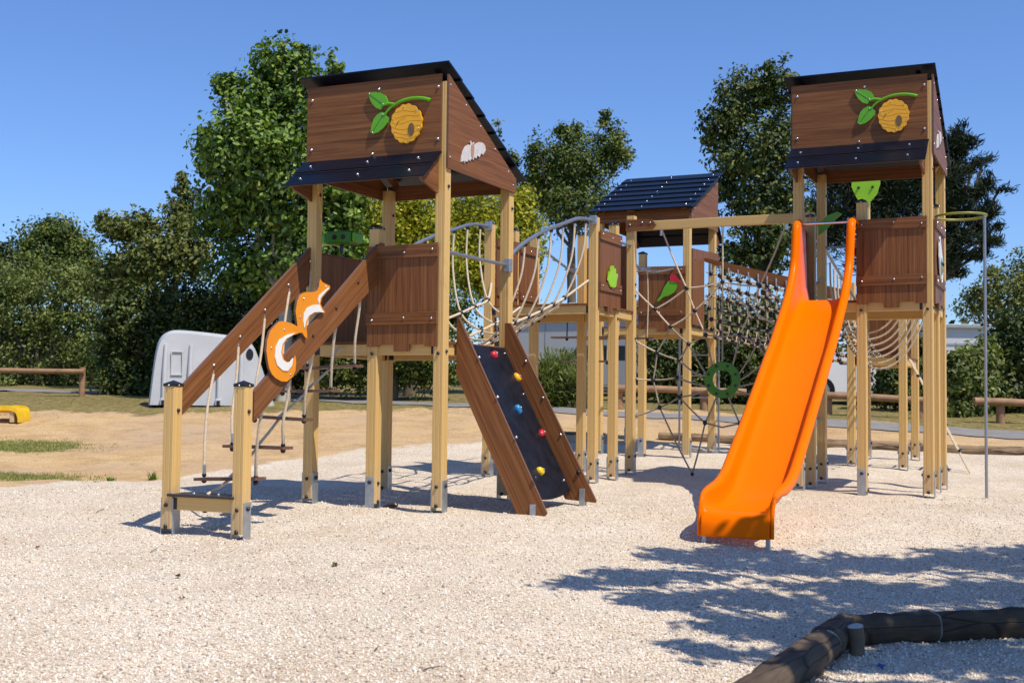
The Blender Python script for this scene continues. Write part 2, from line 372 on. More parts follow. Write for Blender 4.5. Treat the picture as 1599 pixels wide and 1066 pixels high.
        for k in range(96):
            t = 2*math.pi*k/96; s = 1 - .055*abs(math.cos(t*7.5 + .4))**2.5
            out.append((cx + rx*math.cos(t)*s*(1 + .02*math.sin(t*3)), y-.008, cz + rz*math.sin(t)*s + z))
        h = MB().prism(out, (0, -.024, 0), AMBER)
        for i, dzz in enumerate((-.13, -.085, -.035, .02, .075, .125)):
            hw = rx*.93*math.sqrt(max(0, 1 - (dzz/rz)**2)); pts = [(cx + hw*(k/8*2-1), y-.0315, cz + dzz + .012*math.sin(k*.9+i) - .012*(1-(k/4-1)**2) + z) for k in range(9)]
            h.tube(pts, .0022, AMBERD, 4)
        ov = [(-.288 + .034*math.cos(t*math.pi/12), y-.033, 3.540 + .062*math.sin(t*math.pi/12)+z) for t in range(24)]
        h.prism(ov, (0, -.003, 0), BROWN)
        for k, (u, w) in enumerate(((-.455, 3.58), (-.445, 3.60), (-.43, 3.615), (-.40, 3.635), (-.37, 3.65))):
            h.tube([(u, y-.034, w+z), (u+.012, y-.034, w+.028-.008*k/2+z)], .003 if k < 3 else .0018, BROWN if k < 3 else AMBERD, 5)
        for t in range(0, 12):
            a_ = t*math.pi/6 + .2; 
            if t % 2: h.bolt((cx + rx*.86*math.cos(a_), y-.032, cz + rz*.86*math.sin(a_) + z), (0, -1, 0), .006)
        h.build('beehive', fp)
def catmull2(P, k=4):
    return [(p.x, p.y) for p in catmull([Vector((a, b, 0)) for a, b in P], k)]
def deck(th, zf, x0=-1.42, x1=0, y0=0, y1=1.42):
    d = MB(); n = 7
    for k in range(n):
        a = y0 - .05 + (y1 - y0 + .1)*k/n; b = y0 - .05 + (y1-y0+.1)*(k+1)/n - .008
        d.box(x0 - .05, x1 + .05, a, b, zf - .022, zf, WU, .002)
    th.part(d, 'deck', rel=True)
    bb = .105; zt = zf - .0225
    for x, y, ax in (((x0, x1), y0, 'u'), ((x0, x1), y1, 'u'), ((y0, y1), x0, 'v'), ((y0, y1), x1, 'v')):
        m = MB(); lo, hi = x[0]+s2+.002, x[1]-s2-.002
        if ax == 'u':
            m.box(lo, hi, y-.03, y+.03, zt-bb, zt, BEAMU, .004); m.box(lo, lo+.05, y-.034, y+.034, zt-bb+.004, zt-.01, BLACK); m.box(hi-.03, hi, y-.034, y+.034, zt-bb+.004, zt-.01, BLACK)
        else:
            m.box(y-.03, y+.03, lo, hi, zt-bb, zt, BEAMV, .004); m.box(y-.034, y+.034, hi-.03, hi, zt-bb+.004, zt-.01, BLACK)
        th.part(m, 'floor_beam', rel=True)
FR_, RT = (0, -1, 0), (1, 0, 0)
def tower(label, loc, dz, flip=False, **kw):
    th = Thing('play_tower', label, 'play tower', (loc[0], loc[1], 0), math.pi if flip else 0, 'roofed play towers')
    fz = 1.555 + dz
    cap_z = 2.63 + dz
    bt = ((1.46+dz, RT), (1.44+dz, FR_))
    for (x, y) in ((-Wm, 0), (0, 0), (-Wm, Wm), (0, Wm)):
        top = (3.98 if y == 0 else 3.27) + dz
        post(th, x, y, top, False, 'u', bt + ((3.0+dz, RT),))
    deck(th, fz)
    roof(th, dz, kw.get('emblem', True), kw.get('mark', True))
    return th, fz
# --- first tower (left)
t1, z1 = tower('left play tower with striped beehive board, above the climbing board and rope stairs', (0, 0), 0)
post(t1, -Wm/2, 0, 2.63, True, 'v', ((1.44, FR_),))
guard(t1, -.758, -.005, 1.545, 'u', -.0545, -1)
guard(t1, .06, 1.36, 1.555, 'v', -Wm-.032, -1, False)
def scope(th, x, y, z):
    m = MB(); m.box(x-.13, x+.16, y-.10, y+.12, z-.055, z+.075, DGREEN, .018)
    m.box(x+.161, x+.20, y-.075, y+.095, z-.04, z+.06, GREEN, .012)
    m.box(x-.26, x-.131, y-.085, y+.10, z-.045, z+.055, GREEN, .02)
    for dx in (-.02, .08): m.tube([(x+dx, y-.101, z+.01), (x+dx, y-.106, z+.01)], .026, BLACK, 14)
    m.tube([(x, y, z-.055), (x, y, z-.14)], .02, BLACK, 8)
    th.part(m, 'toy_binoculars', rel=True)
scope(t1, -1.30, .30, 2.60)
m = MB().tube([(.03, .05, 2.39), (.03, 1.37, 2.405)], .018, TUBE, 10)
m.box(.02, .08, 1.32, 1.40, 2.33, 2.47, GALV, .004)
t1.part(m, 'cross_bar', rel=True)
# --- fourth tower (right), same module one step higher
DZ = .628
t4, z4 = tower('right play tower with striped beehive board, above the orange slide', (3.884, 4.116), DZ)
post(t4, -Wm/2, 0, 2.63+DZ+.03, True, 'v', ((1.44+DZ, FR_),))
post(t4, -Wm, .72, 2.63+DZ, True); post(t4, .0, .66, 2.63+DZ+.03, True)
guard(t4, -.758, -.005, 1.545+DZ, 'u', -.0545, -1)
guard(t4, .02, .98, 1.55+DZ, 'v', .0555, 1)
guard(t4, .06, .68, 1.555+DZ, 'v', -Wm-.032, -1, False)
m = MB().tube([(-1.40, 1.42, 2.35+DZ), (-.05, 1.42, 2.35+DZ)], .018, TUBE, 10); t4.part(m, 'cross_bar', rel=True)
ow = [(.06, 2.60), (.16, 2.76), (.34, 2.83), (.50, 2.86), (.56, 2.80), (.70, 2.66), (.74, 2.56), (.62, 2.49), (.40, 2.46), (.18, 2.48)]
ow = [(.18, 2.86), (.24, 2.90), (.34, 2.80), (.50, 2.66), (.54, 2.50), (.48, 2.42), (.32, 2.42), (.20, 2.50), (.13, 2.66), (.15, 2.78)]
m = MB().prism([(.099, a, b) for a, b in ow], (.012, 0, 0), WHITE)
m.prism([(.112, .34 + .11*math.cos(k*math.pi/8), 2.57+.10*math.sin(k*math.pi/8)) for k in range(16)], (.004, 0, 0), simple('teal_panel', (.10, .35, .38), .4))
m.ball((.115, .30, 2.60), .022, BLACK, 8, 6); m.ball((.115, .42, 2.60), .022, BLACK, 8, 6)
m.prism([(.117, .33, 2.56), (.117, .36, 2.50), (.117, .39, 2.56)], (.008, 0, 0), AMBER)
t4.part(m, 'owl_sign', rel=True)
m = MB().prism([(-1.30, .55, 3.02), (-1.22, .55, 3.07), (-1.10, .55, 3.20), (-1.02, .55, 3.26), (-1.08, .55, 3.29), (-1.20, .55, 3.25), (-1.30, .55, 3.15)], (0, .02, 0), GREEN); t4.part(m, 'leaf_handle', rel=True)
# --- third tower (back, roof turned to the camera)
V3 = 7.94
t3, z3 = tower('back play tower whose navy shingled roof slopes to the front', (-Wm, V3+Wm), DZ, True, emblem=False, mark=False)
# in its own coordinates this tower is turned half round: local (x,y) = (-1.42-u, 9.36-v)
post(t3, -Wm/2, Wm, 2.63+DZ+.03, True, 'v')
guard(t3, -1.415, -.665, 1.545+DZ, 'u', Wm+.0545, 1)
pk = [(-0.455, 2.559), (-0.383, 2.64), (-0.332, 2.762), (-0.268, 2.852), (-0.191, 2.875), (-0.132, 2.838), (-0.122, 2.769), (-0.165, 2.683), (-0.254, 2.636), (-0.344, 2.614), (-0.408, 2.553)]
hd = [(-0.227, 2.85), (-.24, 2.91), (-0.214, 2.969), (-0.15, 2.95), (-0.137, 2.92), (-0.065, 2.836), (-0.129, 2.835)]
gp = [o for o in t3.e.children if o.name.startswith('guard_panel')][-1]
tr = lambda P, y: [(-Wm - u, (V3+Wm) - y, w) for u, w in P]
MB().prism(tr(pk, 7.836), (0, .014, 0), GREEN).build('woodpecker_body', gp)
MB().prism(tr(hd, 7.834), (0, .020, 0), RED).build('woodpecker_head', gp)
# --- second platform, no roof
V2 = 3.96
p2 = Thing('play_platform', 'roofless middle play platform on pale posts, green hand cut-out on its panel', 'play platform', (0, V2, 0), 0, None)
c2 = 2.64 + DZ
post(p2, -Wm, 0, 3.255, True); post(p2, 0, 0, 3.27, False); post(p2, 0, .71, c2, True, 'u', ((1.44+DZ, RT),))
post(p2, 0, 1.40, 3.48, False, 'u', ((2.57, RT), (2.42, RT), (1.85, RT))); post(p2, -Wm, Wm, c2, True); post(p2, -.71, Wm, c2, True); post(p2, -Wm, .74, c2, True)
deck(p2, 1.555+DZ+.03)
g = guard(p2, .0, .755, 1.55+DZ+.03, 'v', .0555, 1)
hand = [(0.20, 2.545), (.225, 2.60), (0.24, 2.66), (.27, 2.60), (0.30, 2.72), (.335, 2.735), (.345, 2.64), (.375, 2.74), (.41, 2.745), (.42, 2.645), (.455, 2.715), (.485, 2.71), (.485, 2.62), (.54, 2.655), (.565, 2.64), (.52, 2.56), (.50, 2.50), (.45, 2.47), (.30, 2.47), (.25, 2.50)]
MB().prism([(.098, a, b-.03) for a, b in hand], (.014, 0, 0), LIME).build('hand_cutout', g)
guard(p2, .06, .70, 1.555+DZ, 'v', -Wm+.054, 1, False); guard(p2, .78, 1.36, 1.555+DZ, 'v', -Wm+.054, 1, False)
guard(p2, -.70, -.02, 1.555+DZ, 'u', Wm+.03, 1, False)
p2.part(MB().tube([(.0, .76, 3.07), (.0, 1.40, 3.09)], .018, TUBE, 10), 'cross_bar', rel=True)
# --- fifth platform, low and narrow
U5, V5 = 2.435, 7.94
p5 = Thing('play_platform', 'low narrow play platform behind the right tower, green leaf on its tall post', 'play platform', (U5, V5, 0), 0, None)
post(p5, 0, 0, 2.75); post(p5, 0, 1.42, 4.47); post(p5, .71, 0, 2.75); post(p5, .71, 1.42, 2.75)
z5 = 1.70
deck(p5, z5, 0, .71, 0, 1.42)
guard(p5, .06, .65, z5-.005, 'u', 1.42-.054, -1, False)
m = MB().prism([(u, 1.36, w) for u, w in ((-.20, 4.49), (.22, 4.50), (.22, 4.40), (.17, 4.24), (.03, 4.08), (-.03, 4.06), (-.13, 4.20), (-.21, 4.38))], (0, -.02, 0), LIME)
m.ball((-.10, 1.335, 4.36), .022, BLACK, 8, 5); m.ball((.11, 1.335, 4.36), .022, BLACK, 8, 5); p5.part(m, 'leaf_sign', rel=True)

# ------------------------------------------------------------------ rope stairs
st = Thing('rope_stairs', 'swinging rope stairs between two wooden stringers with a squirrel sign', 'rope stairs', (-1.07, -2.0, -.08))
def pxyz(u, P): return [(u, a, b) for a, b in P]
for u, lab in ((-1.455, None), (-.682, None)):
    g = Vector((0, 2.0, 1.5))
    wm = wood('wood_stringer', (0, .80, .60))
    pl = [(-1.955, 1.06), (-.03, 2.50), (.05, 2.50), (.05, 2.30), (-.03, 2.145), (-1.955, .82)] 
    m = MB().prism(pxyz(u, pl), (.03, 0, 0), wm, EDGE)
    for k in range(5):
        v = -1.50 + .36*k - 0*(k>4); m.bolt((u+.03, v, .955+(v+1.955)*.735), (1, 0, 0), .014, CHROME if u < -1 else BLACK)
    st.part(m, 'stringer')
for i, u in enumerate((-1.42, -.71)): 
    ps = post(st, u - st.loc.x, -2.02 - st.loc.y, 1.10 - st.loc.z, True, 'u', ((.90 - st.loc.z, RT),))
m = MB().box(-1.364, -.766, -2.05, -1.99, .09, .20, BEAMU, .003); m.box(-1.364, -1.33, -2.055, -1.985, .095, .19, BLACK); st.part(m, 'base_beam')
m = MB().box(-1.40, -.74, -2.10, -1.86, .2005, .222, STEP, .004); m.bolt((-1.2, -2.0, .222), (0, 0, 1), .012); m.bolt((-.95, -2.0, .222), (0, 0, 1), .012); m.bolt((-1.1, -1.98, .09), (0, 0, -1), .02, BLACK); st.part(m, 'bottom_step')
steps = [(-1.70, .345), (-1.36, .60), (-.98, .845), (-.60, 1.09), (-.24, 1.32)]
stv = []
for k, (v, z) in enumerate(steps):
    sw = .03*math.sin(k*2.1); tl = .012*math.cos(k*1.7)
    m = MB(); x0, x1 = -1.39+sw, -.76+sw
    vs = [(x0, v-.075, z-tl), (x1, v-.075, z+tl), (x1, v+.075, z+tl), (x0, v+.075, z-tl)]
    m.prism(vs, (0, 0, -.024), STEP, EDGE)
    for x in (x0+.05, x1-.05):
        m.ball((x, v, z-.035), .024, BLACK, 8, 5); m.ball((x, v, z+.012), .02, BLACK, 8, 5)
    m.bolt(((x0+x1)/2, v, z), (0, 0, 1), .012)
    sp = st.part(m, 'step'); stv.append(((x0+x1)/2, v, z))
    for x, us in ((x0+.05, -1.425), (x1-.05, -.682)):
        vt = v + (.20 if us < -1 else -.07); zt = .875+(vt+1.955)*.735; bow = .025*math.sin(k*1.9+x)
        r = MB().tube(catmull([(us, vt, zt), (us*.66+x*.34, vt*.66+v*.34-.015+bow, zt*.66+z*.34), (us*.3+x*.7, vt*.3+v*.7-.03, zt*.3+z*.7), (x, v, z+.02)], 5), .0125, ROPE, 8)
        r.tube([(us, vt, zt+.03), (us, vt+.004, zt-.07)], .010, CHROME, 7); r.tube([(x, v, z+.02), (x, v-.003, z+.10)], .0145, GALV, 7)
        r.build('rope', sp)
    pv = stv[k-1] if k else (-1.07, -2.0, .22)
    r = MB().tube(catmull([pv, ((pv[0]+stv[k][0])/2, (pv[1]+v)/2+.01, (pv[2]+z)/2-.01), (stv[k][0], v, z-.02)], 5), .013, ROPE, 8); r.build('link_rope', sp)
m = MB().tube(catmull([stv[-1], (-1.07, -.12, 1.47), (-1.05, -.04, 1.50)], 5), .013, ROPE, 8); m.build('link_rope', sp)
sq = [(-0.924, 2.005), (-0.989, 2.017), (-1.041, 2.026), (-1.08, 2.052), (-1.094, 2.018), (-1.098, 1.983), (-1.122, 1.948), (-1.176, 1.929), (-1.311, 1.915), (-1.383, 1.888), (-1.424, 1.823), (-1.442, 1.739), (-1.423, 1.671), (-1.41, 1.617), (-1.493, 1.637), (-1.598, 1.649), (-1.678, 1.641), (-1.74, 1.6), (-1.799, 1.554), (-1.836, 1.473), (-1.842, 1.393), (-1.825, 1.328), (-1.8, 1.256), (-1.76, 1.204), (-1.708, 1.174), (-1.627, 1.149), (-1.547, 1.148), (-1.466, 1.19), (-1.426, 1.246), (-1.419, 1.328), (-1.437, 1.376), (-1.46, 1.341), (-1.487, 1.315), (-1.54, 1.308), (-1.592, 1.329), (-1.622, 1.389), (-1.603, 1.457), (-1.547, 1.507), (-1.466, 1.539), (-1.396, 1.56), (-1.341, 1.569), (-1.298, 1.534), (-1.266, 1.521), (-1.263, 1.556), (-1.276, 1.604), (-1.266, 1.668), (-1.224, 1.719), (-1.146, 1.756), (-1.058, 1.766), (-0.989, 1.764), (-1.033, 1.796), (-1.068, 1.836), (-1.049, 1.887), (-0.987, 1.935), (-0.923, 1.98)]
m = MB().prism(pxyz(-.648, sq), (.022, 0, 0), ORANGE, EDGE)
for a, b in ((-.99, 1.99), (-1.37, 1.70), (-1.33, 1.86), (-1.78, 1.42), (-1.50, 1.21), (-1.60, 1.58)): m.bolt((-.626, a, b), (1, 0, 0), .009)
sqo = st.part(m, 'squirrel_sign')
tw = [(-1.449, 1.56), (-1.554, 1.54), (-1.667, 1.494), (-1.722, 1.425), (-1.73, 1.344), (-1.694, 1.279), (-1.613, 1.238), (-1.543, 1.236), (-1.487, 1.285), (-1.472, 1.347), (-1.488, 1.34), (-1.516, 1.314), (-1.569, 1.307), (-1.62, 1.328), (-1.65, 1.387), (-1.632, 1.455), (-1.576, 1.505), (-1.495, 1.537)]
cw = [(-1.318, 1.609), (-1.332, 1.663), (-1.322, 1.733), (-1.275, 1.785), (-1.19, 1.815), (-1.098, 1.826), (-1.114, 1.86), (-1.1, 1.904), (-1.043, 1.937), (-0.954, 1.988), (-0.954, 1.976), (-1.017, 1.932), (-1.079, 1.884), (-1.098, 1.833), (-1.064, 1.794), (-1.019, 1.761), (-1.088, 1.763), (-1.175, 1.753), (-1.253, 1.717), (-1.296, 1.665), (-1.306, 1.623)]
for P in (tw, cw): MB().prism(pxyz(-.625, P), (.006, 0, 0), WHITE).build('white_marking', sqo)

# ------------------------------------------------------------------ climbing wall
cl = Thing('climbing_wall', 'sloping dark climbing board with coloured holds between two wooden rails', 'climbing wall', (.9, .75, -.06))
ws = wood('wood_ramp', (.46, 0, -.888))
for v0, dv, dx, nm in ((.20, .03, 0, 'a'), (1.27, .03, .045, 'b')):
    P = [(.058, 1.79), (.058+dx*0, 1.25), (.70+dx, -.03), (.975+dx, -.03), (.995+dx, .0), (.08, 1.79)]
    if nm == 'b': P = [(.058, 1.80), (.058, 1.27), (.74, .04), (1.055, .02), (1.065, .04), (.12, 1.80)]
    m = MB().prism([(a, v0, b) for a, b in P], (0, dv, 0), ws, EDGE)
    for k in range(4):
        t = .08 + .27*k; a = .16 + .72*t; b = 1.52 - 1.36*t; m.bolt((a+.08, v0, b), (0, -1, 0), .014 if k < 3 else .022, CHROME if k < 3 else BLACK)
    o = cl.part(m, 'side_rail')
    fz_ = ground_z(.9, v0)
    xx = .86 if nm == 'a' else .92
    f = MB().box(xx-.025, xx+.03, v0 - .02 if nm == 'a' else v0-.02, v0 + .05, fz_-.1, fz_ + (.10 if nm == 'a' else .17), GALV, .003); f.build('foot_bracket', o)
bd = MB(); n = 14; w0, w1 = .231, 1.269
top, bot = Vector((.055, 0, 1.545)), Vector((.80, 0, .13))
vs = []; e = (bot-top).normalized(); nn = Vector((-e.z, 0, e.x)); nn = nn if nn.x > 0 else -nn
for k in range(n+1):
    t = k/n; v = w0 + (w1-w0)*t; sag = .05*math.sin(math.pi*t); tp = .0
    for P, s_ in ((top, 0), (bot + e*sag, 0)):
        vs.append((P.x, v, P.z)); vs.append((P.x - nn.x*.018, v, P.z - nn.z*.018))
fs = []
for k in range(n):
    a = 4*k; b = a+4
    fs += [(a, b, b+2, a+2), (a+1, a+3, b+3, b+1), (a+2, b+2, b+3, a+3), (a, a+1, b+1, b)]
fs += [(0, 2, 3, 1), (4*n, 4*n+1, 4*n+3, 4*n+2)]
bd.add(vs, fs, WALLB)
for t in (.04, .33, .62, .93):
    for v in (w0+.07, w1-.06): c = top + (bot-top)*t; bd.bolt((c.x, v, c.z), nn, .011)
bo = cl.part(bd, 'climbing_board')
HM = {'r': RED, 'o': AMBER, 'g': GREEN, 'b': BLUE, 'y': YEL, 'w': GREY}
for u, v, z, c, sz in ((.073, .93, 1.462, 'r', .047), (.191, 1.24, 1.241, 'o', .043), (.242, .40, 1.145, 'g', .042), (.358, .90, .927, 'b', .045), (.485, 1.20, .687, 'r', .045), (.515, .38, .611, 'w', .036), (.671, .75, .338, 'y', .048)):
    t = max(.04, min(.97, (top.z - z)/(top.z-bot.z))); c0 = top + (bot-top)*t; c0.y = v
    h = MB(); seg, rg = 10, 6; hv = []
    for i in range(rg+1):
        a = math.pi/2*i/rg
        for k in range(seg):
            b = 2*math.pi*k/seg; rr = sz*(1 + .18*math.sin(b*2+u*30) + .12*math.cos(b*3+v*9))*math.cos(a)**.7
            p = c0 + nn*(sz*.85*math.sin(a)) + Vector((0, 1, 0))*rr*math.cos(b) + e*rr*math.sin(b)*1.05; hv.append(p)
    h.add(hv, [(i*seg+k, i*seg+(k+1) % seg, (i+1)*seg+(k+1) % seg, (i+1)*seg+k) for i in range(rg) for k in range(seg)] + [tuple(range(rg*seg, rg*seg+seg))], HM[c], True)
    h.bolt(c0 + nn*sz*.84, nn, .012, GALV); h.build('hand_hold', bo)

# ------------------------------------------------------------------ rope bridge between tower one and platform two
rb = Thing('rope_bridge', 'sagging rope bridge with arched steel handrails behind the left tower', 'rope bridge', (-.71, 2.7, .02))
RZ = [(1.42, 2.46), (1.59, 2.566), (1.89, 2.71), (2.41, 2.90), (2.97, 3.06), (3.45, 3.185), (3.96, 3.225)]
def rail_z(v): return float(np.interp(v, [a for a, b in RZ], [b for a, b in RZ]))
for u in (0, -Wm):
    m = MB().tube(catmull([(u, a, b) for a, b in RZ], 6), .023, TUBE, 10)
    m.box(u-.03, u+.06, 3.86, 3.905, 3.17, 3.28, GALV, .004); rb.part(m, 'handrail')
def zfl(v): return 1.52 + .262*(v-1.5) - .05*math.sin(math.pi*min(1, max(0, (v-1.42)/2.54)))
ks = [1.70 + .36*k for k in range(6)]
for v in ks:
    z = zfl(v); rz = rail_z(v); rz2 = rail_z(v+.18)
    P = [(-1.42, v+.18, rz2-.03), (-1.395, v+.12, z+.75), (-1.22, v, z+.23), (-.95, v, z+.02), (-.71, v, z-.02), (-.47, v, z+.02), (-.20, v, z+.23), (-.025, v+.12, z+.75), (0, v+.18, rz2-.03)]
    m = MB().tube(catmull(P, 6), .0125, ROPE, 7, False)
    for u in (-1.42, 0): m.tube([(u, v+.18, rz2-.01), (u, v+.17, rz2-.13)], .012, CHROME, 7); m.ball((u, v+.18, rz2-.025), .026, BLACK, 8, 5)
    for u, h in ((-1.22, .23), (-.95, .02), (-.47, .02), (-.20, .23)): m.ball((u, v, z+h), .032, BLACK, 8, 5)
    rb.part(m, 'cross_rope')
for u, h, ue, ze in ((-1.22, .23, -1.38, .30), (-.95, .02, -.97, 0), (-.47, .02, -.45, 0), (-.20, .23, -.05, .30)):
    P = [(ue, 1.43, zfl(1.42)+h+ze*.4)] + [(u, v, zfl(v)+h) for v in ks] + [(ue, 3.93, zfl(3.96)+h+ze*.35)]
    rb.part(MB().tube(catmull(P, 4), .0155, ROPE, 7), 'long_rope')

# ------------------------------------------------------------------ hanging steps between platform two and tower three
hs = Thing('hanging_steps', 'dark plank steps hung on ropes behind the middle platform', 'hanging steps', (-.8, 6.6, .1))
for v, z, a, b in ((6.2, 1.935, -1.48, -.36), (6.75, 1.94, -1.30, -.12), (6.45, 1.60, -1.42, -.62)):
    m = MB().prism([(a, v-.08, z), (b, v-.08, z), (b, v+.08, z), (a, v+.08, z)], (0, 0, -.022), STEP, EDGE)
    for x in (a+.22, (a+b)/2-.1, b-.12): m.ball((x, v, z-.035), .024, BLACK, 8, 5)
    sp = hs.part(m, 'step')
    for k, x in enumerate((a+.22, (a+b)/2-.1, b-.12)):
        MB().tube([(x, v, z), (x+.01, v+.01, (z+2.9)/2), (x, v, 2.9 if z > 1.7 else 1.94)], .010, (BLACK, ROPE, ROPE)[k], 7).build('rope', sp)
for u in (-1.25, -.2): hs.part(MB().tube(catmull([(u, 5.42, 3.05), (u, 6.6, 2.88), (u, 7.92, 3.05)], 6), .018, TUBE, 8), 'top_cable')
hs.part(MB().tube([(-1.30, 6.2, 2.9), (-.1, 6.2, 2.9)], .012, TUBE, 6), 'spreader'); hs.part(MB().tube([(-1.30, 6.75, 2.9), (-.1, 6.75, 2.9)], .012, TUBE, 6), 'spreader')
hs.part(MB().tube([(-1.30, 6.45, 2.9), (-.1, 6.45, 2.9)], .012, TUBE, 6), 'spreader')

# ------------------------------------------------------------------ beam and spider net
bm = Thing('net_beam', 'long pale beam carrying the spider net between two towers', 'beam', (1.2, 5.38, 3.35))
m = MB().box(-.052+.107, 2.41, 5.34, 5.40, 3.285, 3.405, BEAMU, .005)
o = bm.part(m, 'beam')
m = MB().prism([(-.058, 5.30, 3.43), (.31, 5.30, 3.415), (.36, 5.30, 3.34), (.31, 5.30, 3.28), (-.058, 5.30, 3.27)], (0, -.018, 0), WU, EDGE)
for q in (0, .17, .28): m.bolt((q, 5.282, 3.36+.02*math.sin(q*9)), FR_, .013)
bm.part(m, 'joint_plate')
sn = Thing('spider_net', 'rope spider net with a green ring, beside the orange slide', 'climbing net', (1.226, 5.40, .06))
VN = 5.40
nd = {'a': (.40, 3.30), 'b': (1.226, 3.29), '1': (.745, 2.503), '2': (.858, 2.207), '3': (.318, 2.236), '4': (.53, 2.003), '5': (.347, 1.668), '6': (.296, 1.305), '7': (.386, .944),
      '8': (.774, 1.774), '9': (.645, 1.566), 'x': (.62, 1.335), '10': (.655, 1.081), '11': (.999, .753), '13': (1.226, 2.573), '14': (1.004, 1.888), 'g': (.83, .09),
      'p1': (-.02, 2.569), 'p2': (-.02, 1.867), 'p3': (-.02, 1.33), 'p4': (-.02, .812)}
ed = [('a', '1'), ('1', '2'), ('2', '14'), ('p1', '3'), ('3', '4'), ('4', '8'), ('8', 'R160'), ('p2', '5'), ('5', '9'), ('9', 'R180'), ('p3', '6'), ('6', 'x'), ('x', 'R200'), ('p4', '7'), ('7', '10'), ('10', 'R215'),
      ('10', '11'), ('7', 'g'), ('11', 'g'), ('3', '1'), ('4', '2'), ('4', '5'), ('5', '6'), ('6', '7'), ('8', '9'), ('9', 'x'), ('x', '10'), ('8', '14'), ('14', 'R125'), ('1', '13'), ('11', 'R250'), ('2', '13')]
ctr = Vector((1.226, VN, 1.308)); R_ = .235
def ndp(k, mir):
    if k[0] == 'R': a = math.radians(float(k[1:])); p = Vector((ctr.x + R_*math.cos(a), VN, ctr.z + R_*math.sin(a)))
    else: p = Vector((nd[k][0], VN, nd[k][1]))
    if mir: p.x = 2*ctr.x - p.x
    return p
for mir in (False, True):
    for a, b in ed:
        A, B = ndp(a, mir), ndp(b, mir); mid = (A+B)/2 + Vector((0, .01, -.03*(A-B).length))
        mm = ROPE if (A.z + B.z)/2 > 2.0 or (a[0] == 'p' and not mir and a != 'p4') else SPIDER
        m = MB().tube(catmull([A, mid, B], 4), .0115, mm, 7)
        if a[0] == 'p': m.tube([A, A + (B-A).normalized()*.10], .016, GALV, 7)
        if a in 'ab': m.tube([A + Vector((0, 0, .05)), A - Vector((0, 0, .09))], .02, CHROME, 8)
        sn.part(m, 'rope')
    for k in nd:
        if k not in ('a', 'b', 'p1', 'p2', 'p3', 'p4') and not (mir and k in ('13',)):
            sn.part(MB().ball(ndp(k, mir), .032 if k != 'g' else .025, BLACK, 10, 6), 'knot')
for P in ([(1.226, VN, 3.33), (1.226, VN, 2.573)], [(1.226, VN, 2.573), (1.226, VN, 1.55)], [ndp('14', False), (1.226, VN, 1.86), ndp('14', True)], [ndp('11', False), (1.226, VN, .70), ndp('11', True)]):
    m = MB().tube(P, .0115, SPIDER if P[0][2] < 3 else ROPE, 7)
    if P[0][2] > 3: m.tube([(1.226, VN, 3.34), (1.226, VN, 3.22)], .02, CHROME, 8)
    sn.part(m, 'rope')
for mir in (0, 1): sn.part(MB().tube([ndp('g', mir), ndp('g', mir) - Vector((0, 0, .12))], .012, GALV, 6), 'anchor')
rg = MB(); n = 40; vs = []; ri, ro, hh = .128, .235, .018
for k in range(n):
    a = 2*math.pi*k/n
    for r_, y in ((ri, -hh), (ro - .008, -hh), (ro, -hh+.008), (ro, hh-.008), (ro-.008, hh), (ri, hh)): vs.append((ctr.x + r_*math.cos(a), VN + y, ctr.z + r_*math.sin(a)))
rg.add(vs, [(k*6+j, ((k+1) % n)*6+j, ((k+1) % n)*6+(j+1) % 6, k*6+(j+1) % 6) for k in range(n) for j in range(6)], DGREEN)
for k in range(8):
    a = math.pi/8 + k*math.pi/4; rg.tube([(ctr.x+.19*math.cos(a), VN-.018, ctr.z+.19*math.sin(a)), (ctr.x+.19*math.cos(a), VN-.024, ctr.z+.19*math.sin(a))], .019, BLACK, 10)
sn.part(rg, 'green_ring')

# ------------------------------------------------------------------ net tunnel
nt_ = Thing('net_tunnel', 'knotted rope net walkway with wooden handrails between back tower and low platform', 'net walkway', (1.2, 9.0, .3))
def hz(u): return 3.31 - .262*u
for v in (8.66, 9.36):
    m = MB().prism([(.06, v, hz(.06)), (2.38, v, hz(2.38)), (2.38, v, hz(2.38)-.24), (.35, v, hz(.35)-.10), (.06, v, hz(.06)-.06)], (0, .03, 0), wood('wood_net_rail', (1, 0, -.26)), EDGE); nt_.part(m, 'handrail')
m = MB().prism([(.058, 7.97, 3.36), (.058, 9.44, 3.44), (.058, 9.44, 3.28), (.058, 8.60, 3.28), (.058, 8.60, 2.20), (.058, 7.97, 2.20)], (.022, 0, 0), WV, EDGE); m.bolt((.08, 8.1, 3.2), RT, .012, BLACK); m.bolt((.08, 8.1, 2.4), RT, .012, BLACK); nt_.part(m, 'end_frame')
SV = [(8.66, -.28), (8.63, -.46), (8.62, -.64), (8.64, -.82), (8.70, -1.0), (8.80, -1.16), (8.93, -1.26), (9.07, -1.28), (9.20, -1.16), (9.28, -1.0), (9.34, -.82), (9.36, -.64), (9.37, -.46), (9.36, -.28)]
cols = [.16 + .149*k for k in range(15)]
def npt(u, j):
    v, d = SV[j]; q = min(1, max(0, (hz(u)-.10-.0) and 1)); sag = -.05*math.sin(math.pi*(u/2.4)); w = .008*math.sin(u*21 + j*2.3)
    return Vector((u + .01*math.sin(j*3.1+u*9), v, hz(u) + d*(1 - .12*u/2.4) + .05 + sag*(j/13 if j < 7 else (13-j)/13) + w))
m = MB()
for j in range(len(SV)): m.tube([npt(u, j) for u in [.09] + cols + [2.36]], .0125, NETROPE, 6, False)
for u in cols: m.tube([npt(u, j) for j in range(len(SV))], .0105, NETROPE, 6, False)
for u in cols:
    for j in range(len(SV)): m.ball(npt(u, j), .040, BLACK, 6, 4)
nt_.part(m, 'rope_net')
m = MB()
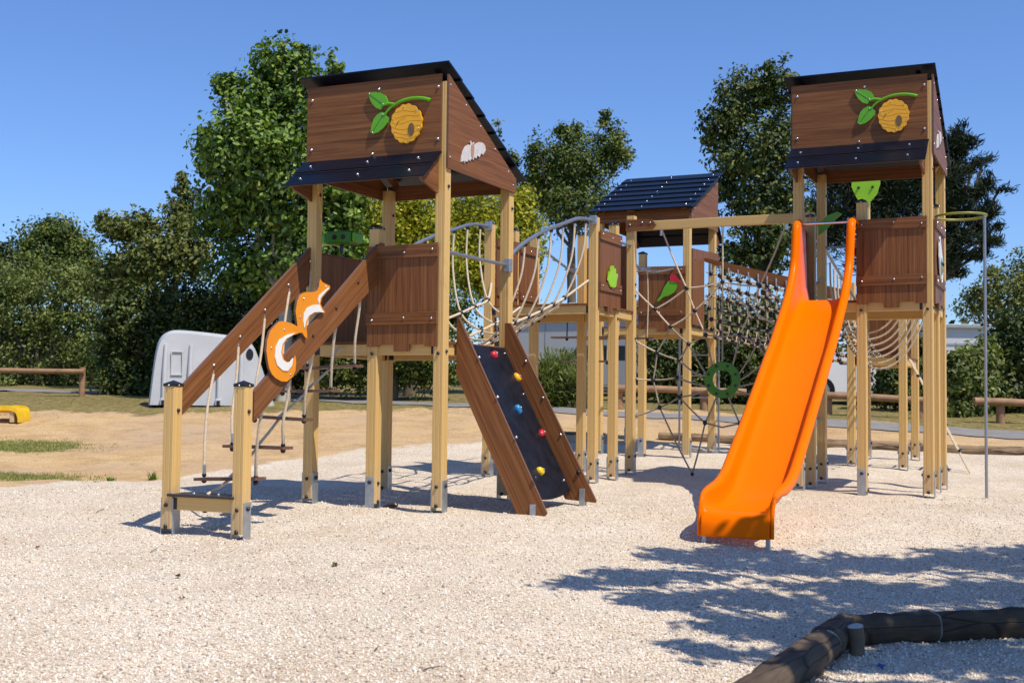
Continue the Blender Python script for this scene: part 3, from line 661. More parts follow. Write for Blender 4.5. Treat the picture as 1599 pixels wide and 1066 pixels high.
for u in cols:
    for j, zz in ((0, 8.66), (13, 9.36)):
        t = npt(u, j); m.tube([t + Vector((0, -.002, .15)), t], [.016, .010], CHROME, 7)
nt_.part(m, 'eye_bolts')

# ------------------------------------------------------------------ net slope from the right tower down to the low platform
ns = Thing('rope_slope', 'beaded rope slope and hanging rope loops under the right tower', 'rope crossing', (2.9, 6.7, .1))
for i in range(5):
    a, b = Vector((2.66+.07*i, 5.60, 2.08)), Vector((2.58+.075*i, 7.90, 1.68)); m = MB(); L = 26
    P = [a.lerp(b, k/L) + Vector((0, 0, -.10*math.sin(math.pi*k/L))) for k in range(L+1)]
    m.tube(P, .011, ROPE, 6, False)
    for k, p in enumerate(P[1:-1]): m.ball(p, .024 if k % 2 else .019, BLACK if k % 2 else ROPE, 6, 4)
    ns.part(m, 'beaded_rope')
for i in range(7):
    v = 5.9 + .28*i; k = (v-5.54)/2.4; z = 2.9 - .45*k
    m = MB().tube(catmull([(2.50, v, z), (2.53, v, z-.45), (2.72, v, z-.85-.1*k), (2.98, v, z-.9-.1*k), (3.24, v, z-.78), (3.45, v, z-.35), (3.48, v, z)], 5), .0125, ROPE, 7); ns.part(m, 'rope_loop')
for u in (2.50, 3.48): ns.part(MB().tube([(u, 5.56, 2.96), (u, 7.93, 2.50)], .02, TUBE, 8), 'handrail')
lr = Thing('rope_ladder', 'slanting rope ladder reaching the gravel beside the low platform', 'rope ladder', (3.7, 8.2, .1))
A0, B0 = Vector((3.22, 7.98, 1.66)), Vector((4.05, 7.98, ground_z(4.05, 7.98)))
for dv in (0, .045, .16, .205): lr.part(MB().tube([A0 + Vector((0, dv, 0)), B0 + Vector((0, dv, -.05))], .010, ROPE, 6), 'rope')
for t in (.15, .36, .58, .80):
    c = A0.lerp(B0, t); lr.part(MB().tube([c + Vector((0, -.05, 0)), c + Vector((0, .26, 0))], .02, BLACK, 8), 'rung')

# ------------------------------------------------------------------ pole with hoop, steel ladder
pl = Thing('fire_pole', 'thin steel pole topped by a horizontal yellow hoop right of the right tower', 'pole', (4.46, 4.30, ground_z(4.46, 4.3)))
m = MB().tube([(4.46, 4.30, -.12), (4.46, 4.30, 3.10)], .0165, TUBE, 10); pl.part(m, 'pole')
hoop = [(4.20+.27*math.cos(k*math.pi/18), 4.50+.27*math.sin(k*math.pi/18), 3.135) for k in range(37)]
pl.part(MB().tube(hoop, .014, simple('yellow_green_tube', (.26, .26, .04), .4), 8, False), 'hoop')
pl.part(MB().tube([(3.95, 4.60, 3.135), (3.93, 4.60, 3.135), (3.90, 4.78, 3.135)], .014, BLACK, 6), 'bracket')
ld = Thing('steel_ladder', 'two thin steel uprights with rungs behind the back tower', 'ladder', (-.28, 9.55, .2))
for u in (-.605, .058): ld.part(MB().tube([(u, 9.55, ground_z(u, 9.55)-.05), (u, 9.55, 2.16)], .017, TUBE, 8), 'upright')
for z in (1.46, 1.80, 1.10): ld.part(MB().tube([(-.605, 9.55, z), (.058, 9.55, z)], .013, TUBE, 8), 'rung')

# ------------------------------------------------------------------ slide
sd = Thing('orange_slide', 'glossy orange plastic slide leaving the front of the right tower', 'slide', (2.825, 1.9, -.08))
rim = [(4.04, 3.085), (3.90, 3.10), (3.74, 3.03), (3.66, 2.80), (3.60, 2.58), (3.46, 2.38), (3.26, 2.17), (2.95, 1.93), (2.60, 1.67), (2.29, 1.47), (1.98, 1.26), (1.69, 1.07), (1.30, .81), (.95, .59), (.66, .42), (.42, .345), (.22, .315), (.05, .285), (-.06, .235), (-.125, .12), (-.14, -.02), (-.14, -.085)]
bed = [(4.04, 2.19), (3.90, 2.19), (3.74, 2.185), (3.66, 2.18), (3.60, 2.17), (3.46, 2.12), (3.24, 1.99), (2.93, 1.78), (2.56, 1.53), (2.24, 1.315), (1.93, 1.105), (1.64, .91), (1.25, .65), (.91, .425), (.64, .265), (.41, .195), (.21, .165), (.03, .150), (-.10, .115), (-.160, .03), (-.172, -.04), (-.172, -.085)]
def smooth(P, k=3): return [(p.x, p.y) for p in catmull([Vector((a, b, 0)) for a, b in P], k)]
rs, bs = smooth(rim), smooth(bed)
UC, HW = 2.812, .302
def section(i):
    (rv, rz), (bv, bz) = rs[i], bs[i]; n = len(rs)
    t = i/(n-1); hw = HW
    j0, j1 = max(i-1, 0), min(i+1, n-1); tv = Vector((0, rs[j1][0]-rs[j0][0], rs[j1][1]-rs[j0][1])).normalized()
    nrm = Vector((0, -tv.z, tv.y)); nrm = nrm if nrm.z - nrm.y > 0 else -nrm
    R = Vector((0, rv, rz)); B = Vector((0, bv, bz)); pts = []
    def P(x, base): return Vector((UC + x, base.y, base.z))
    fd = min(1, max(0, (rv + .10)/.30)); w = .012 + .030*fd
    B = B - nrm*.045*fd ; up = (R-B)
    prof = [(-hw+w*.5+.0, R - up.normalized()*.045 - up*0), ]
    prof = []
    for a in range(0, 9):                    # rounded lip
        th = math.radians(215 - a*(215/8)); prof.append((-hw + w*math.cos(th), R + nrm*(w*(math.sin(th)-1)*1.0)))
    h = up.length
    inner = [( .30, .50), (.62, .10)]
    if fd < .02: R = R*.25 + B*.75; up = R - B
    prof.append((-hw + w + .012, R - up*.45)); prof.append((-hw + w + .022, R - up*.80)); prof.append((-hw + w + .05, R - up*.96))
    prof.append((-hw + w + .10, B - up.normalized()*.004 if h else B)); prof.append((-hw*.45, B - up.normalized()*.012))
    full = prof + [(-x, b) for x, b in prof[::-1]]
    return [P(x, b) for x, b in full]
m = MB(); rows = [section(i) for i in range(len(rs))]; nc = len(rows[0]); vs = [p for r in rows for p in r]
fs = [(i*nc+k, (i+1)*nc+k, (i+1)*nc+k+1, i*nc+k+1) for i in range(len(rows)-1) for k in range(nc-1)]
m.add(vs, fs, SLIDE, True)
so_ = sd.part(m, 'slide_chute')
md = so_.modifiers.new('thick', 'SOLIDIFY'); md.thickness = .010; md.offset = 0
m = MB().tube([(UC-HW+.02, 3.88, 3.045), (UC+HW-.02, 3.88, 3.045)], .017, CHROME, 10); sd.part(m, 'grab_bar')
m = MB(); gzz = ground_z(2.8, -.1)
for x in (UC-HW+.02, UC+HW-.055): m.box(x, x+.035, -.125, -.09, gzz-.1, max(gzz+.10, -.07), GALV, .003)
m.box(UC-HW+.056, UC+HW-.056, -.122, -.093, gzz+.05, gzz+.085, GALV, .003); sd.part(m, 'foot_frame')

# ------------------------------------------------------------------ ground
def zone_noise(x, y):
    return (np.sin(x*1.1+.7*np.sin(y*.9)) + np.sin(y*1.7+.8*np.sin(x*2.3)) + .6*np.sin(x*4.1+y*3.3) + .4*np.sin(x*9.7-y*7.1) + .3*np.sin(x*17+y*13))/3.3
def build_ground():
    Ys = np.concatenate([np.arange(-9, 3, .35), np.arange(3, 17, .055), np.arange(17, 30, .12), 30*1.06**np.arange(0, 52)])
    ts = np.linspace(-1, 1, 381)
    wd = np.where(Ys < 16, 10.5, 10.5 + (Ys-16)*1.15)
    X = ts[None, :]*wd[:, None]; Y = np.repeat(Ys[:, None], len(ts), 1)
    c, s = math.cos(YAW), math.sin(YAW)
    x = CAM.x + X*c - Y*s; y = CAM.y + X*s + Y*c
    z = np.interp(Y, GX, GZ) + dip(X, Y) + undul(x, y)
    nr, nc = X.shape
    V = np.stack([x, y, z], -1).reshape(-1, 3).astype(np.float32)
    idx = np.arange(nr*nc).reshape(nr, nc)
    Q = np.stack([idx[:-1, :-1], idx[:-1, 1:], idx[1:, 1:], idx[1:, :-1]], -1).reshape(-1, 4)
    me = bpy.data.meshes.new('ground'); me.vertices.add(len(V)); me.vertices.foreach_set('co', V.ravel())
    me.loops.add(Q.size); me.loops.foreach_set('vertex_index', Q.ravel().astype(np.int32)); me.polygons.add(len(Q))
    me.polygons.foreach_set('loop_start', np.arange(0, Q.size, 4, dtype=np.int32)); me.polygons.foreach_set('loop_total', np.full(len(Q), 4, np.int32))
    me.polygons.foreach_set('use_smooth', np.ones(len(Q), bool)); me.update(calc_edges=True)
    r = X/np.maximum(Y, .5); nz = zone_noise(x, y)
    yb = np.interp(r, [-.5, -.42, -.29, -.20, -.12, 0, .2, .42, .6], [12.8, 13.3, 14.8, 17.0, 19.5, 20.8, 20.9, 20.0, 19])
    yb = np.where(Y < 2, 20, yb)
    grav = np.clip((yb + nz*.45 - Y)/1.0 + .5, 0, 1)
    band = np.clip((Y - np.interp(r, [-.45, -.2, -.05, .1, .45], [24.0, 24.2, 25.6, 26.3, 21.6]) + nz*.8)/1.2 + .3, 0, 1)
    # green patches at the left edge of the gravel
    p1 = np.exp(-(((r+.40)/.068)**2 + ((Y-19.3)/1.6)**2)); p2 = np.exp(-(((r+.405)/.066)**2 + ((Y-15.0)/.85)**2))
    patch = np.clip((p1 + p2)*1.4 + nz*.5 - .5, 0, 1)
    for nm, a in (('gravel', grav), ('drygrass', band), ('green', patch)):
        at_ = me.attributes.new(nm, 'FLOAT', 'POINT'); at_.data.foreach_set('value', a.ravel().astype(np.float32))
    ob = bpy.data.objects.new('ground', me); COL.objects.link(ob); ob['kind'] = 'structure'
    return ob, (x, y, z, Y, r, patch, band, grav)
gob, GD = build_ground()
m, nt, b = nodes('ground_gravel_sand_and_grass'); L = nt.links
tc = N(nt, 'ShaderNodeTexCoord'); P = tc.outputs['Object']
def vor(sc, feat='F1'):
    v = N(nt, 'ShaderNodeTexVoronoi'); v.feature = feat; v.inputs['Scale'].default_value = sc; L.new(P, v.inputs['Vector']); return v
def noi(sc, det=6, ro=.6):
    v = N(nt, 'ShaderNodeTexNoise'); v.inputs['Scale'].default_value = sc; v.inputs['Detail'].default_value = det; v.inputs['Roughness'].default_value = ro; L.new(P, v.inputs['Vector']); return v.outputs[0]
def mix(f, a, c_, t='MIX'):
    x = N(nt, 'ShaderNodeMixRGB', blend_type=t)
    for i, q in enumerate((f, a, c_)):
        if hasattr(q, 'links'): L.new(q, x.inputs[i])
        elif isinstance(q, tuple): x.inputs[i].default_value = (*q, 1)
        else: x.inputs[i].default_value = q
    return x.outputs[0]
def math_(op, a, c_):
    x = N(nt, 'ShaderNodeMath', operation=op)
    for i, q in enumerate((a, c_)):
        if hasattr(q, 'links'): L.new(q, x.inputs[i])
        else: x.inputs[i].default_value = q
    return x.outputs[0]
v1 = vor(84); sp = N(nt, 'ShaderNodeSeparateColor'); L.new(v1.outputs['Color'], sp.inputs[0])
stone = ramp(nt, sp.outputs[0], [(0, (.26, .21, .17)), (.04, (.44, .37, .30)), (.09, (.68, .56, .43)), (.28, (.76, .65, .50)), (.60, (.84, .745, .59)), (.85, (.92, .86, .74)), (.97, (.64, .43, .28))])
gap = ramp(nt, v1.outputs['Distance'], [(.0, (1, 1, 1)), (.45, (1, 1, 1)), (.80, (.55, .50, .44))])
stone = mix(.8, stone, gap, 'MULTIPLY')
stone = mix(1, stone, ramp(nt, noi(.9, 5), [(.32, (.86, .82, .76)), (.62, (1, 1, 1))]), 'MULTIPLY')
sand = ramp(nt, noi(1.3, 8, .7), [(.28, (.46, .29, .14)), (.5, (.68, .46, .22)), (.75, (.76, .56, .30))])
sand = mix(ramp(nt, noi(45, 4), [(.40, (.65, .65, .65)), (.55, (0, 0, 0))]), sand, (.30, .19, .10))
sand = mix(ramp(nt, noi(.5, 3), [(.45, (0, 0, 0)), (.65, (.55, .55, .55))]), sand, (.48, .34, .24))
dry = ramp(nt, noi(7, 8, .75), [(.30, (.08, .075, .022)), (.46, (.19, .155, .05)), (.60, (.31, .235, .10)), (.75, (.42, .30, .15))])
grn = ramp(nt, noi(16, 8, .75), [(.32, (.07, .10, .015)), (.50, (.19, .21, .045)), (.66, (.42, .33, .13))])
def att(nm, sc, amp, lo, hi):
    a = N(nt, 'ShaderNodeAttribute'); a.attribute_name = nm
    s_ = math_('ADD', a.outputs['Fac'], math_('MULTIPLY', math_('SUBTRACT', noi(sc, 6, .7), .5), amp))
    return ramp(nt, s_, [(lo, (0, 0, 0)), (hi, (1, 1, 1))])
sand = mix(ramp(nt, noi(1.9, 9, .78), [(.54, (0, 0, 0)), (.66, (.75, .75, .75))]), sand, (.30, .235, .115))
base = mix(att('drygrass', 5, 1.1, .42, .62), sand, dry)
base = mix(att('gravel', 9, .9, .38, .58), base, stone)
base = mix(att('green', 14, 1.3, .40, .60), base, grn)
L.new(base, b.inputs['Base Color']); b.inputs['Roughness'].default_value = .95; b.inputs['Specular IOR Level'].default_value = .15
bp = N(nt, 'ShaderNodeBump'); bp.inputs['Strength'].default_value = .85; bp.inputs['Distance'].default_value = .012
hgt = math_('SUBTRACT', math_('MULTIPLY', noi(9, 5), 1.2), v1.outputs['Distance']); L.new(hgt, bp.inputs['Height']); L.new(bp.outputs[0], b.inputs['Normal'])
gob.data.materials.append(m)

# loose stones standing proud of the gravel near the camera
def instanced_mesh(name, base_v, base_f, mats4, mat, col=None, smooth=False):
    n = len(mats4); bv = np.array(base_v, float); k = len(bv); bf = np.array(base_f)
    V = np.einsum('nij,kj->nki', mats4[:, :3, :3], bv) + mats4[:, None, :3, 3]
    Fc = (bf[None] + (np.arange(n)*k)[:, None, None]).reshape(-1, bf.shape[1])
    me = bpy.data.meshes.new(name); me.vertices.add(n*k); me.vertices.foreach_set('co', V.reshape(-1).astype(np.float32))
    me.loops.add(Fc.size); me.loops.foreach_set('vertex_index', Fc.ravel().astype(np.int32)); me.polygons.add(len(Fc)); w = bf.shape[1]
    me.polygons.foreach_set('loop_start', np.arange(0, Fc.size, w, dtype=np.int32)); me.polygons.foreach_set('loop_total', np.full(len(Fc), w, np.int32))
    if smooth: me.polygons.foreach_set('use_smooth', np.ones(len(Fc), bool))
    me.update(calc_edges=True)
    if col is not None:
        a = me.attributes.new('tone', 'FLOAT', 'FACE'); a.data.foreach_set('value', np.repeat(col, len(bf)).astype(np.float32))
    me.materials.append(mat); return me
def tone_mat(name, stops, rough=.9, trans=0.0):
    m, nt, b = nodes(name); a = N(nt, 'ShaderNodeAttribute'); a.attribute_name = 'tone'
    c = ramp(nt, a.outputs['Fac'], stops); nt.links.new(c, b.inputs['Base Color']); b.inputs['Roughness'].default_value = rough
    b.inputs['Specular IOR Level'].default_value = .35
    if trans:
        t = N(nt, 'ShaderNodeBsdfTranslucent'); x = N(nt, 'ShaderNodeMixShader'); x.inputs[0].default_value = trans
        g = N(nt, 'ShaderNodeMixRGB', blend_type='MULTIPLY'); g.inputs[0].default_value = 1; g.inputs[2].default_value = (1.3, 1.5, .5, 1)
        nt.links.new(c, g.inputs[1]); nt.links.new(g.outputs[0], t.inputs[0])
        nt.links.new(b.outputs[0], x.inputs[1]); nt.links.new(t.outputs[0], x.inputs[2]); nt.links.new(x.outputs[0], nt.nodes['Material Output'].inputs[0])
    return m
def rand_rots(n):
    q = rng.normal(size=(n, 4)); q /= np.linalg.norm(q, axis=1)[:, None]; w, x, y, z = q.T
    return np.stack([1-2*(y*y+z*z), 2*(x*y-z*w), 2*(x*z+y*w), 2*(x*y+z*w), 1-2*(x*x+z*z), 2*(y*z-x*w), 2*(x*z-y*w), 2*(y*z+x*w), 1-2*(x*x+y*y)], -1).reshape(n, 3, 3)
def gz_arr(x, y):
    c, s = math.cos(YAW), math.sin(YAW); dx, dy = x-CAM.x, y-CAM.y; X = dx*c + dy*s; Y = -dx*s + dy*c
    return np.interp(Y, GX, GZ) + dip(X, Y) + undul(x, y)
n = 75000
Yr = 3.6 + 10*rng.random(n)**1.5; Xr = (rng.random(n)*2-1)*(.52*Yr)
cx_, sx_ = math.cos(YAW), math.sin(YAW); xx = CAM.x + Xr*cx_ - Yr*sx_; yy = CAM.y + Xr*sx_ + Yr*cx_
rr = Xr/Yr; keep = Yr < np.interp(rr, [-.5, -.42, -.29], [12.3, 12.9, 14.2]); xx, yy = xx[keep], yy[keep]; n = len(xx)
M4 = np.zeros((n, 4, 4)); sz = .0035 + .006*rng.random(n)**2
M4[:, :3, :3] = rand_rots(n)*(sz[:, None, None]*np.array([1.35, 1, .75])[None, None, :]); M4[:, 0, 3] = xx; M4[:, 1, 3] = yy; M4[:, 2, 3] = gz_arr(xx, yy) + sz*.35
ico_v = [(0, 0, 1), (.89, 0, .3), (.2, .9, .35), (-.8, .5, .2), (-.75, -.55, .3), (.25, -.85, .25), (.6, .5, -.6), (-.4, .6, -.7), (-.5, -.5, -.75), (.5, -.6, -.65)]
ico_f = [(0, 1, 2), (0, 2, 3), (0, 3, 4), (0, 4, 5), (0, 5, 1), (1, 6, 2), (2, 6, 7), (2, 7, 3), (3, 7, 8), (3, 8, 4), (4, 8, 9), (4, 9, 5), (5, 9, 1), (1, 9, 6), (6, 9, 8), (6, 8, 7)]
stm = tone_mat('loose_stone', [(0, (.26, .21, .17)), (.15, (.58, .47, .36)), (.5, (.80, .70, .56)), (.8, (.90, .84, .73)), (1, (.56, .38, .26))])
go = bpy.data.objects.new('gravel', instanced_mesh('gravel', ico_v, ico_f, M4, stm, rng.random(n))); COL.objects.link(go)
tag(go, 'loose pale stones scattered over the gravel', 'gravel', None, 'stuff')

# asphalt path behind the play area
def strip(name, pts, w, lift, mat, n=160):
    P = np.array(pts, float); t = np.linspace(0, 1, n); tt = np.linspace(0, 1, len(P))
    px = np.interp(t, tt, P[:, 0]); Yc = np.interp(t, tt, P[:, 1]); X = (px-799.5)/F*Yc; V = []
    k = 5
    for i in range(n):
        for j in range(k+1):
            a, b_ = from_cam(X[i], Yc[i] + w*(j/k-.5)); V.append((a, b_, ground_z(a, b_) + lift))
    m = MB(); m.add(V, [(i*(k+1)+j, (i+1)*(k+1)+j, (i+1)*(k+1)+j+1, i*(k+1)+j+1) for i in range(n-1) for j in range(k)], mat, True)
    o = m.build(name); o['kind'] = 'structure'; return o
strip('path', [(-900, 38), (-400, 35.5), (-100, 33.0), (60, 31.6), (350, 29.4), (640, 27.5), (900, 25.4), (1100, 24.4), (1300, 23.6), (1560, 22.4), (2000, 21)], 1.15, .018, simple('asphalt', (.22, .205, .19), .9, 0, .15, 3))

# ------------------------------------------------------------------ foliage
LEAF = {
 'plane': tone_mat('leaves_bright', [(0, (.022, .045, .008)), (.35, (.07, .13, .014)), (.7, (.18, .28, .03)), (1, (.38, .43, .09))], .55, .14),
 'dark': tone_mat('leaves_dark', [(0, (.014, .028, .006)), (.5, (.052, .080, .010)), (1, (.24, .25, .04))], .55, .10),
 'mid': tone_mat('leaves_mid', [(0, (.028, .055, .010)), (.5, (.085, .12, .015)), (1, (.27, .28, .040))], .55, .14),
 'olive': tone_mat('leaves_olive', [(0, (.035, .050, .010)), (.5, (.13, .155, .028)), (1, (.34, .32, .085))], .6, .14),
 'yellow': tone_mat('leaves_yellow', [(0, (.10, .13, .008)), (.5, (.34, .33, .015)), (1, (.60, .50, .04))], .55, .3),
 'cedar': tone_mat('needles', [(0, (.010, .022, .010)), (.6, (.028, .045, .016)), (1, (.075, .075, .025))], .7, .08),
 'bush': tone_mat('leaves_bush', [(0, (.05, .07, .015)), (.5, (.15, .19, .040)), (1, (.36, .37, .12))], .55, .25),
 'grass': tone_mat('grass_blades', [(0, (.09, .12, .02)), (.5, (.24, .25, .06)), (1, (.50, .38, .17))], .7, .25),
}
BARK = simple('bark', (.11, .085, .06), .9, 0, .35, 6, .8); BARKP = simple('pale_bark', (.36, .33, .26), .85, 0, .4, 3, .5)
def leaves(name, lobes, n, leaf, mat, aspect=.62, clump=.30, per=26, up=.35, spray=False, shell=.5, flat=1.0):
    """lobes: (centre, (rx, ry, rz)); clumps fill each lobe towards its outside, leaves fill each clump"""
    vol = np.array([l[1][0]*l[1][2] for l in lobes]); K = max(6, n//per); ch = rng.choice(len(lobes), K, p=vol/vol.sum())
    C = np.array([l[0] for l in lobes])[ch]; R = np.array([l[1] for l in lobes])[ch]
    d = rng.normal(size=(K, 3)); d /= np.linalg.norm(d, axis=1)[:, None]
    rad = shell + (1-shell)*rng.random(K)**.6; rad *= (1 + .19*rng.normal(size=K))
    CC = C + d*R*rad[:, None]
    cr = clump*np.minimum(R[:, 0], R[:, 2])*(.55 + .9*rng.random(K)) + leaf*.6
    ci = rng.integers(0, K, n)
    off = rng.normal(size=(n, 3))*.55; off[:, 2] *= .75*flat
    Pn = CC[ci] + off*cr[ci][:, None]
    out = d[ci]*.9 + off*.4 + np.array([0, 0, up]) + rng.normal(size=(n, 3))*.75
    if spray:
        ax = d[ci]*1.0 + np.array([0, 0, .55]) + rng.normal(size=(n, 3))*.35; ax /= np.linalg.norm(ax, axis=1)[:, None]
        nn = np.cross(ax, rng.normal(size=(n, 3))); nn /= np.linalg.norm(nn, axis=1)[:, None]
    else:
        nn = out/np.linalg.norm(out, axis=1)[:, None]; ax = np.cross(nn, rng.normal(size=(n, 3))); ax /= np.linalg.norm(ax, axis=1)[:, None]
    bx = np.cross(nn, ax); L_ = leaf*(.6 + .8*rng.random(n))
    M4 = np.zeros((n, 4, 4)); M4[:, :3, 0] = ax*L_[:, None]; M4[:, :3, 1] = bx*(L_*aspect)[:, None]; M4[:, :3, 2] = nn*L_[:, None]; M4[:, :3, 3] = Pn
    ct = rng.random(K)
    tone = np.clip(.45*ct[ci] + .55*rng.random(n), 0, 1)**1.2
    bv = [(-.5, 0, .0), (-.12, -.42, .06), (.28, -.34, .05), (.5, 0, -.04), (.28, .34, .05), (-.12, .42, .06)]
    return instanced_mesh(name, bv, [(0, 1, 2, 3), (0, 3, 4, 5)], M4, mat, tone), CC
def limb(m, a, b, r0, r1, mat, k=6, wob=.06):
    a, b = Vector(a), Vector(b); L_ = (b-a).length
    P = [a.lerp(b, i/k) + Vector((random.gauss(0, 1), random.gauss(0, 1), 0))*wob*L_*(0 < i < k)*.5 for i in range(k+1)]
    m.tube(P, [r0 + (r1-r0)*i/k for i in range(k+1)], mat, 8)
def tree(name, label, Y, lobes, n, leaf, kind, trunk=None, cat='tree', bark=BARK, depth=.9, group=None, r0=.16, **kw):
    Lb = []
    for px, py, rx, rz in lobes:
        dY = random.uniform(-.35, .35)*rx*Y/F*2
        c = at(px, py, Y + dY); Lb.append((tuple(c), (rx*Y/F, max(rx, rz*.6)*Y/F*depth, rz*Y/F)))
    bx = trunk or (sum(l[0] for l in lobes)/len(lobes)); base = at(bx, 600, Y); gz = ground_z(base.x, base.y)
    base = Vector((base.x, base.y, gz)); e = bpy.data.objects.new(name, None); COL.objects.link(e); e.location = base; tag(e, label, cat, group)
    Lb2 = [(tuple(Vector(c)-base), r) for c, r in Lb]
    me, CC = leaves('crown', Lb2, n, leaf, LEAF[kind], **kw); o = bpy.data.objects.new('crown', me); COL.objects.link(o); o.parent = e
    m = MB(); cs = sorted(Lb2, key=lambda q: q[0][2]); topc = Vector(cs[-1][0]); fork = Vector((0, 0, max(.25, min(c[0][2] for c in Lb2)*.75 + .1)))
    m.tube([Vector((0, 0, -.2)), Vector((0, 0, 0)), fork*.5 + Vector((.04, .02, 0)), fork], [r0*1.5, r0*1.15, r0, r0*.9], bark, 10)
    for c, r in Lb2:
        c = Vector(c); limb(m, fork, c, r0*.42, r0*.12, bark)
        for _ in range(4):
            q = CC[rng.integers(0, len(CC))]; 
            if (Vector(q)-c).length < max(r)*1.3: limb(m, c.lerp(fork, .25), q, r0*.2, .012, bark, 4)
    t = m.build('trunk', e); return e
G1 = 'trees behind the play area'
tree('plane_tree', 'tall bright-leaved tree with pale trunk, behind the left play tower', 28, [(440, 105, 52, 40), (400, 160, 62, 50), (350, 130, 18, 22), (345, 240, 38, 40), (385, 240, 75, 75), (480, 190, 62, 75), (450, 320, 95, 80), (350, 330, 45, 55), (395, 420, 75, 50), (500, 400, 70, 60), (518, 108, 14, 20), (465, 85, 18, 16), (540, 300, 40, 60)], 32000, .135, 'plane', 442, bark=BARKP, group=G1, per=24, clump=.24, up=.5, shell=.42)
tree('far_tree', 'round distant tree at the far left against the sky', 46, [(85, 395, 60, 48), (50, 420, 35, 35), (125, 415, 36, 42), (90, 365, 35, 22)], 17000, .13, 'mid', 85, group=G1)
tree('far_tree', 'dark low conifer at the left edge of the photo', 40, [(5, 430, 30, 42), (30, 450, 22, 25), (0, 400, 14, 22)], 5000, .12, 'dark', 5, group=G1)
tree('olive_tree', 'thin olive-brown tree between the round far tree and the tall bright tree', 33, [(190, 358, 34, 20), (225, 352, 28, 22), (240, 400, 48, 36), (205, 420, 45, 28), (285, 335, 26, 34), (290, 395, 44, 44), (160, 345, 14, 12), (285, 290, 12, 22), (180, 440, 40, 30)], 15000, .125, 'olive', 262, group=G1, per=16, shell=.3)
tree('yellow_tree', 'yellow-leaved tree seen under the roof of the left play tower', 31, [(600, 350, 55, 55), (650, 400, 60, 60), (660, 340, 45, 40), (580, 410, 40, 50), (560, 330, 28, 28)], 18000, .115, 'yellow', 640, group=G1, per=18)
tree('yellow_tree', 'yellow-green tree right of the left play tower beside its roof', 33, [(755, 350, 62, 62), (810, 315, 26, 30), (800, 370, 45, 50), (720, 400, 50, 50), (770, 420, 60, 45), (818, 385, 30, 60), (700, 340, 30, 30)], 22000, .115, 'yellow', 765, group=G1, per=18)
tree('slim_tree', 'slender bare-topped twigs rising above the yellow trees', 36, [(778, 200, 6, 22), (776, 240, 10, 26), (782, 280, 16, 22), (735, 190, 4, 10)], 500, .10, 'olive', 778, group=G1, r0=.05, per=10)
tree('ash_tree', 'feathery mid-green tree left of the navy roof', 42, [(895, 255, 62, 52), (955, 225, 26, 34), (945, 185, 12, 22), (850, 285, 42, 52), (900, 320, 70, 40), (965, 250, 26, 22), (885, 205, 26, 16), (835, 240, 18, 20), (800, 250, 12, 14)], 22000, .115, 'mid', 890, group=G1, per=22, clump=.24, shell=.3)
tree('oak_tree', 'tall dark loose-crowned tree between the navy roof and the right play tower', 33, [(1165, 150, 55, 42), (1210, 140, 35, 40), (1120, 200, 32, 38), (1165, 240, 58, 55), (1140, 175, 30, 30), (1215, 230, 40, 65), (1175, 320, 50, 52), (1200, 380, 55, 44), (1150, 400, 40, 30), (1230, 330, 40, 55), (1200, 108, 6, 14), (1128, 290, 18, 28)], 22000, .115, 'dark', 1196, group=G1, per=24, clump=.22, shell=.3)
tree('cedar_tree', 'dark cedar with upswept sprays behind the right play tower', 36, [(1380, 300, 80, 60), (1300, 275, 32, 36), (1290, 350, 40, 45), (1400, 385, 70, 45), (1440, 250, 30, 45), (1492, 235, 11, 30), (1500, 205, 8, 20), (1512, 222, 14, 9), (1485, 275, 22, 24), (1518, 262, 18, 9), (1536, 250, 10, 7), (1500, 305, 20, 14), (1530, 300, 12, 16), (1543, 284, 8, 14), (1560, 296, 14, 5), (1512, 335, 26, 10), (1545, 330, 12, 14), (1530, 355, 20, 9), (1556, 352, 12, 6), (1500, 370, 30, 14), (1545, 378, 16, 8), (1490, 400, 34, 12), (1530, 398, 14, 8), (1500, 424, 20, 8), (1475, 330, 22, 60), (1470, 400, 26, 30)], 44000, .20, 'cedar', 1420, group=G1, aspect=.16, spray=True, per=30, clump=.34, shell=.1, r0=.28)
tree('birch_tree', 'loose olive-green tree at the right edge behind the thin pole', 38, [(1560, 455, 40, 36), (1598, 440, 26, 46), (1525, 480, 34, 24), (1585, 500, 45, 30), (1550, 425, 14, 14), (1640, 450, 40, 60), (1520, 455, 12, 14)], 12000, .10, 'olive', 1570, group=G1, per=14, shell=.3)
G2 = 'hedges and shrubs behind the path'
def box_lobes(x0, x1, y0, y1, step, rx):
    out = []
    x = x0
    while x <= x1:
        y = y0
        while y <= y1: out.append((x + random.uniform(-.2, .2)*rx, y + random.uniform(-.15, .15)*rx, rx, rx*.95)); y += step
        x += step
    return out
tree('hedge', 'long clipped hedge behind the log rail at the far left', 36, box_lobes(-60, 175, 480, 590, 34, 36) + box_lobes(-60, 170, 440, 470, 38, 36), 34000, .095, 'bush', 60, 'hedge', shell=.6)
tree('hedge', 'dark leafy hedge above the white play shelter', 30.5, box_lobes(185, 345, 495, 600, 34, 38) + box_lobes(190, 340, 470, 480, 34, 30), 28000, .10, 'dark', 260, 'hedge', shell=.6, group=G2, depth=.8)
tree('hedge', 'tall shrubs between the white play shelter and the left play tower', 31, box_lobes(360, 500, 465, 590, 38, 42), 24000, .10, 'dark', 430, 'hedge', shell=.6, group=G2)
tree('hedge', 'glossy hedge seen between the legs of the left play tower', 29, box_lobes(515, 705, 540, 600, 32, 38) + box_lobes(520, 700, 470, 510, 36, 38), 30000, .09, 'mid', 610, 'hedge', shell=.6, group=G2)
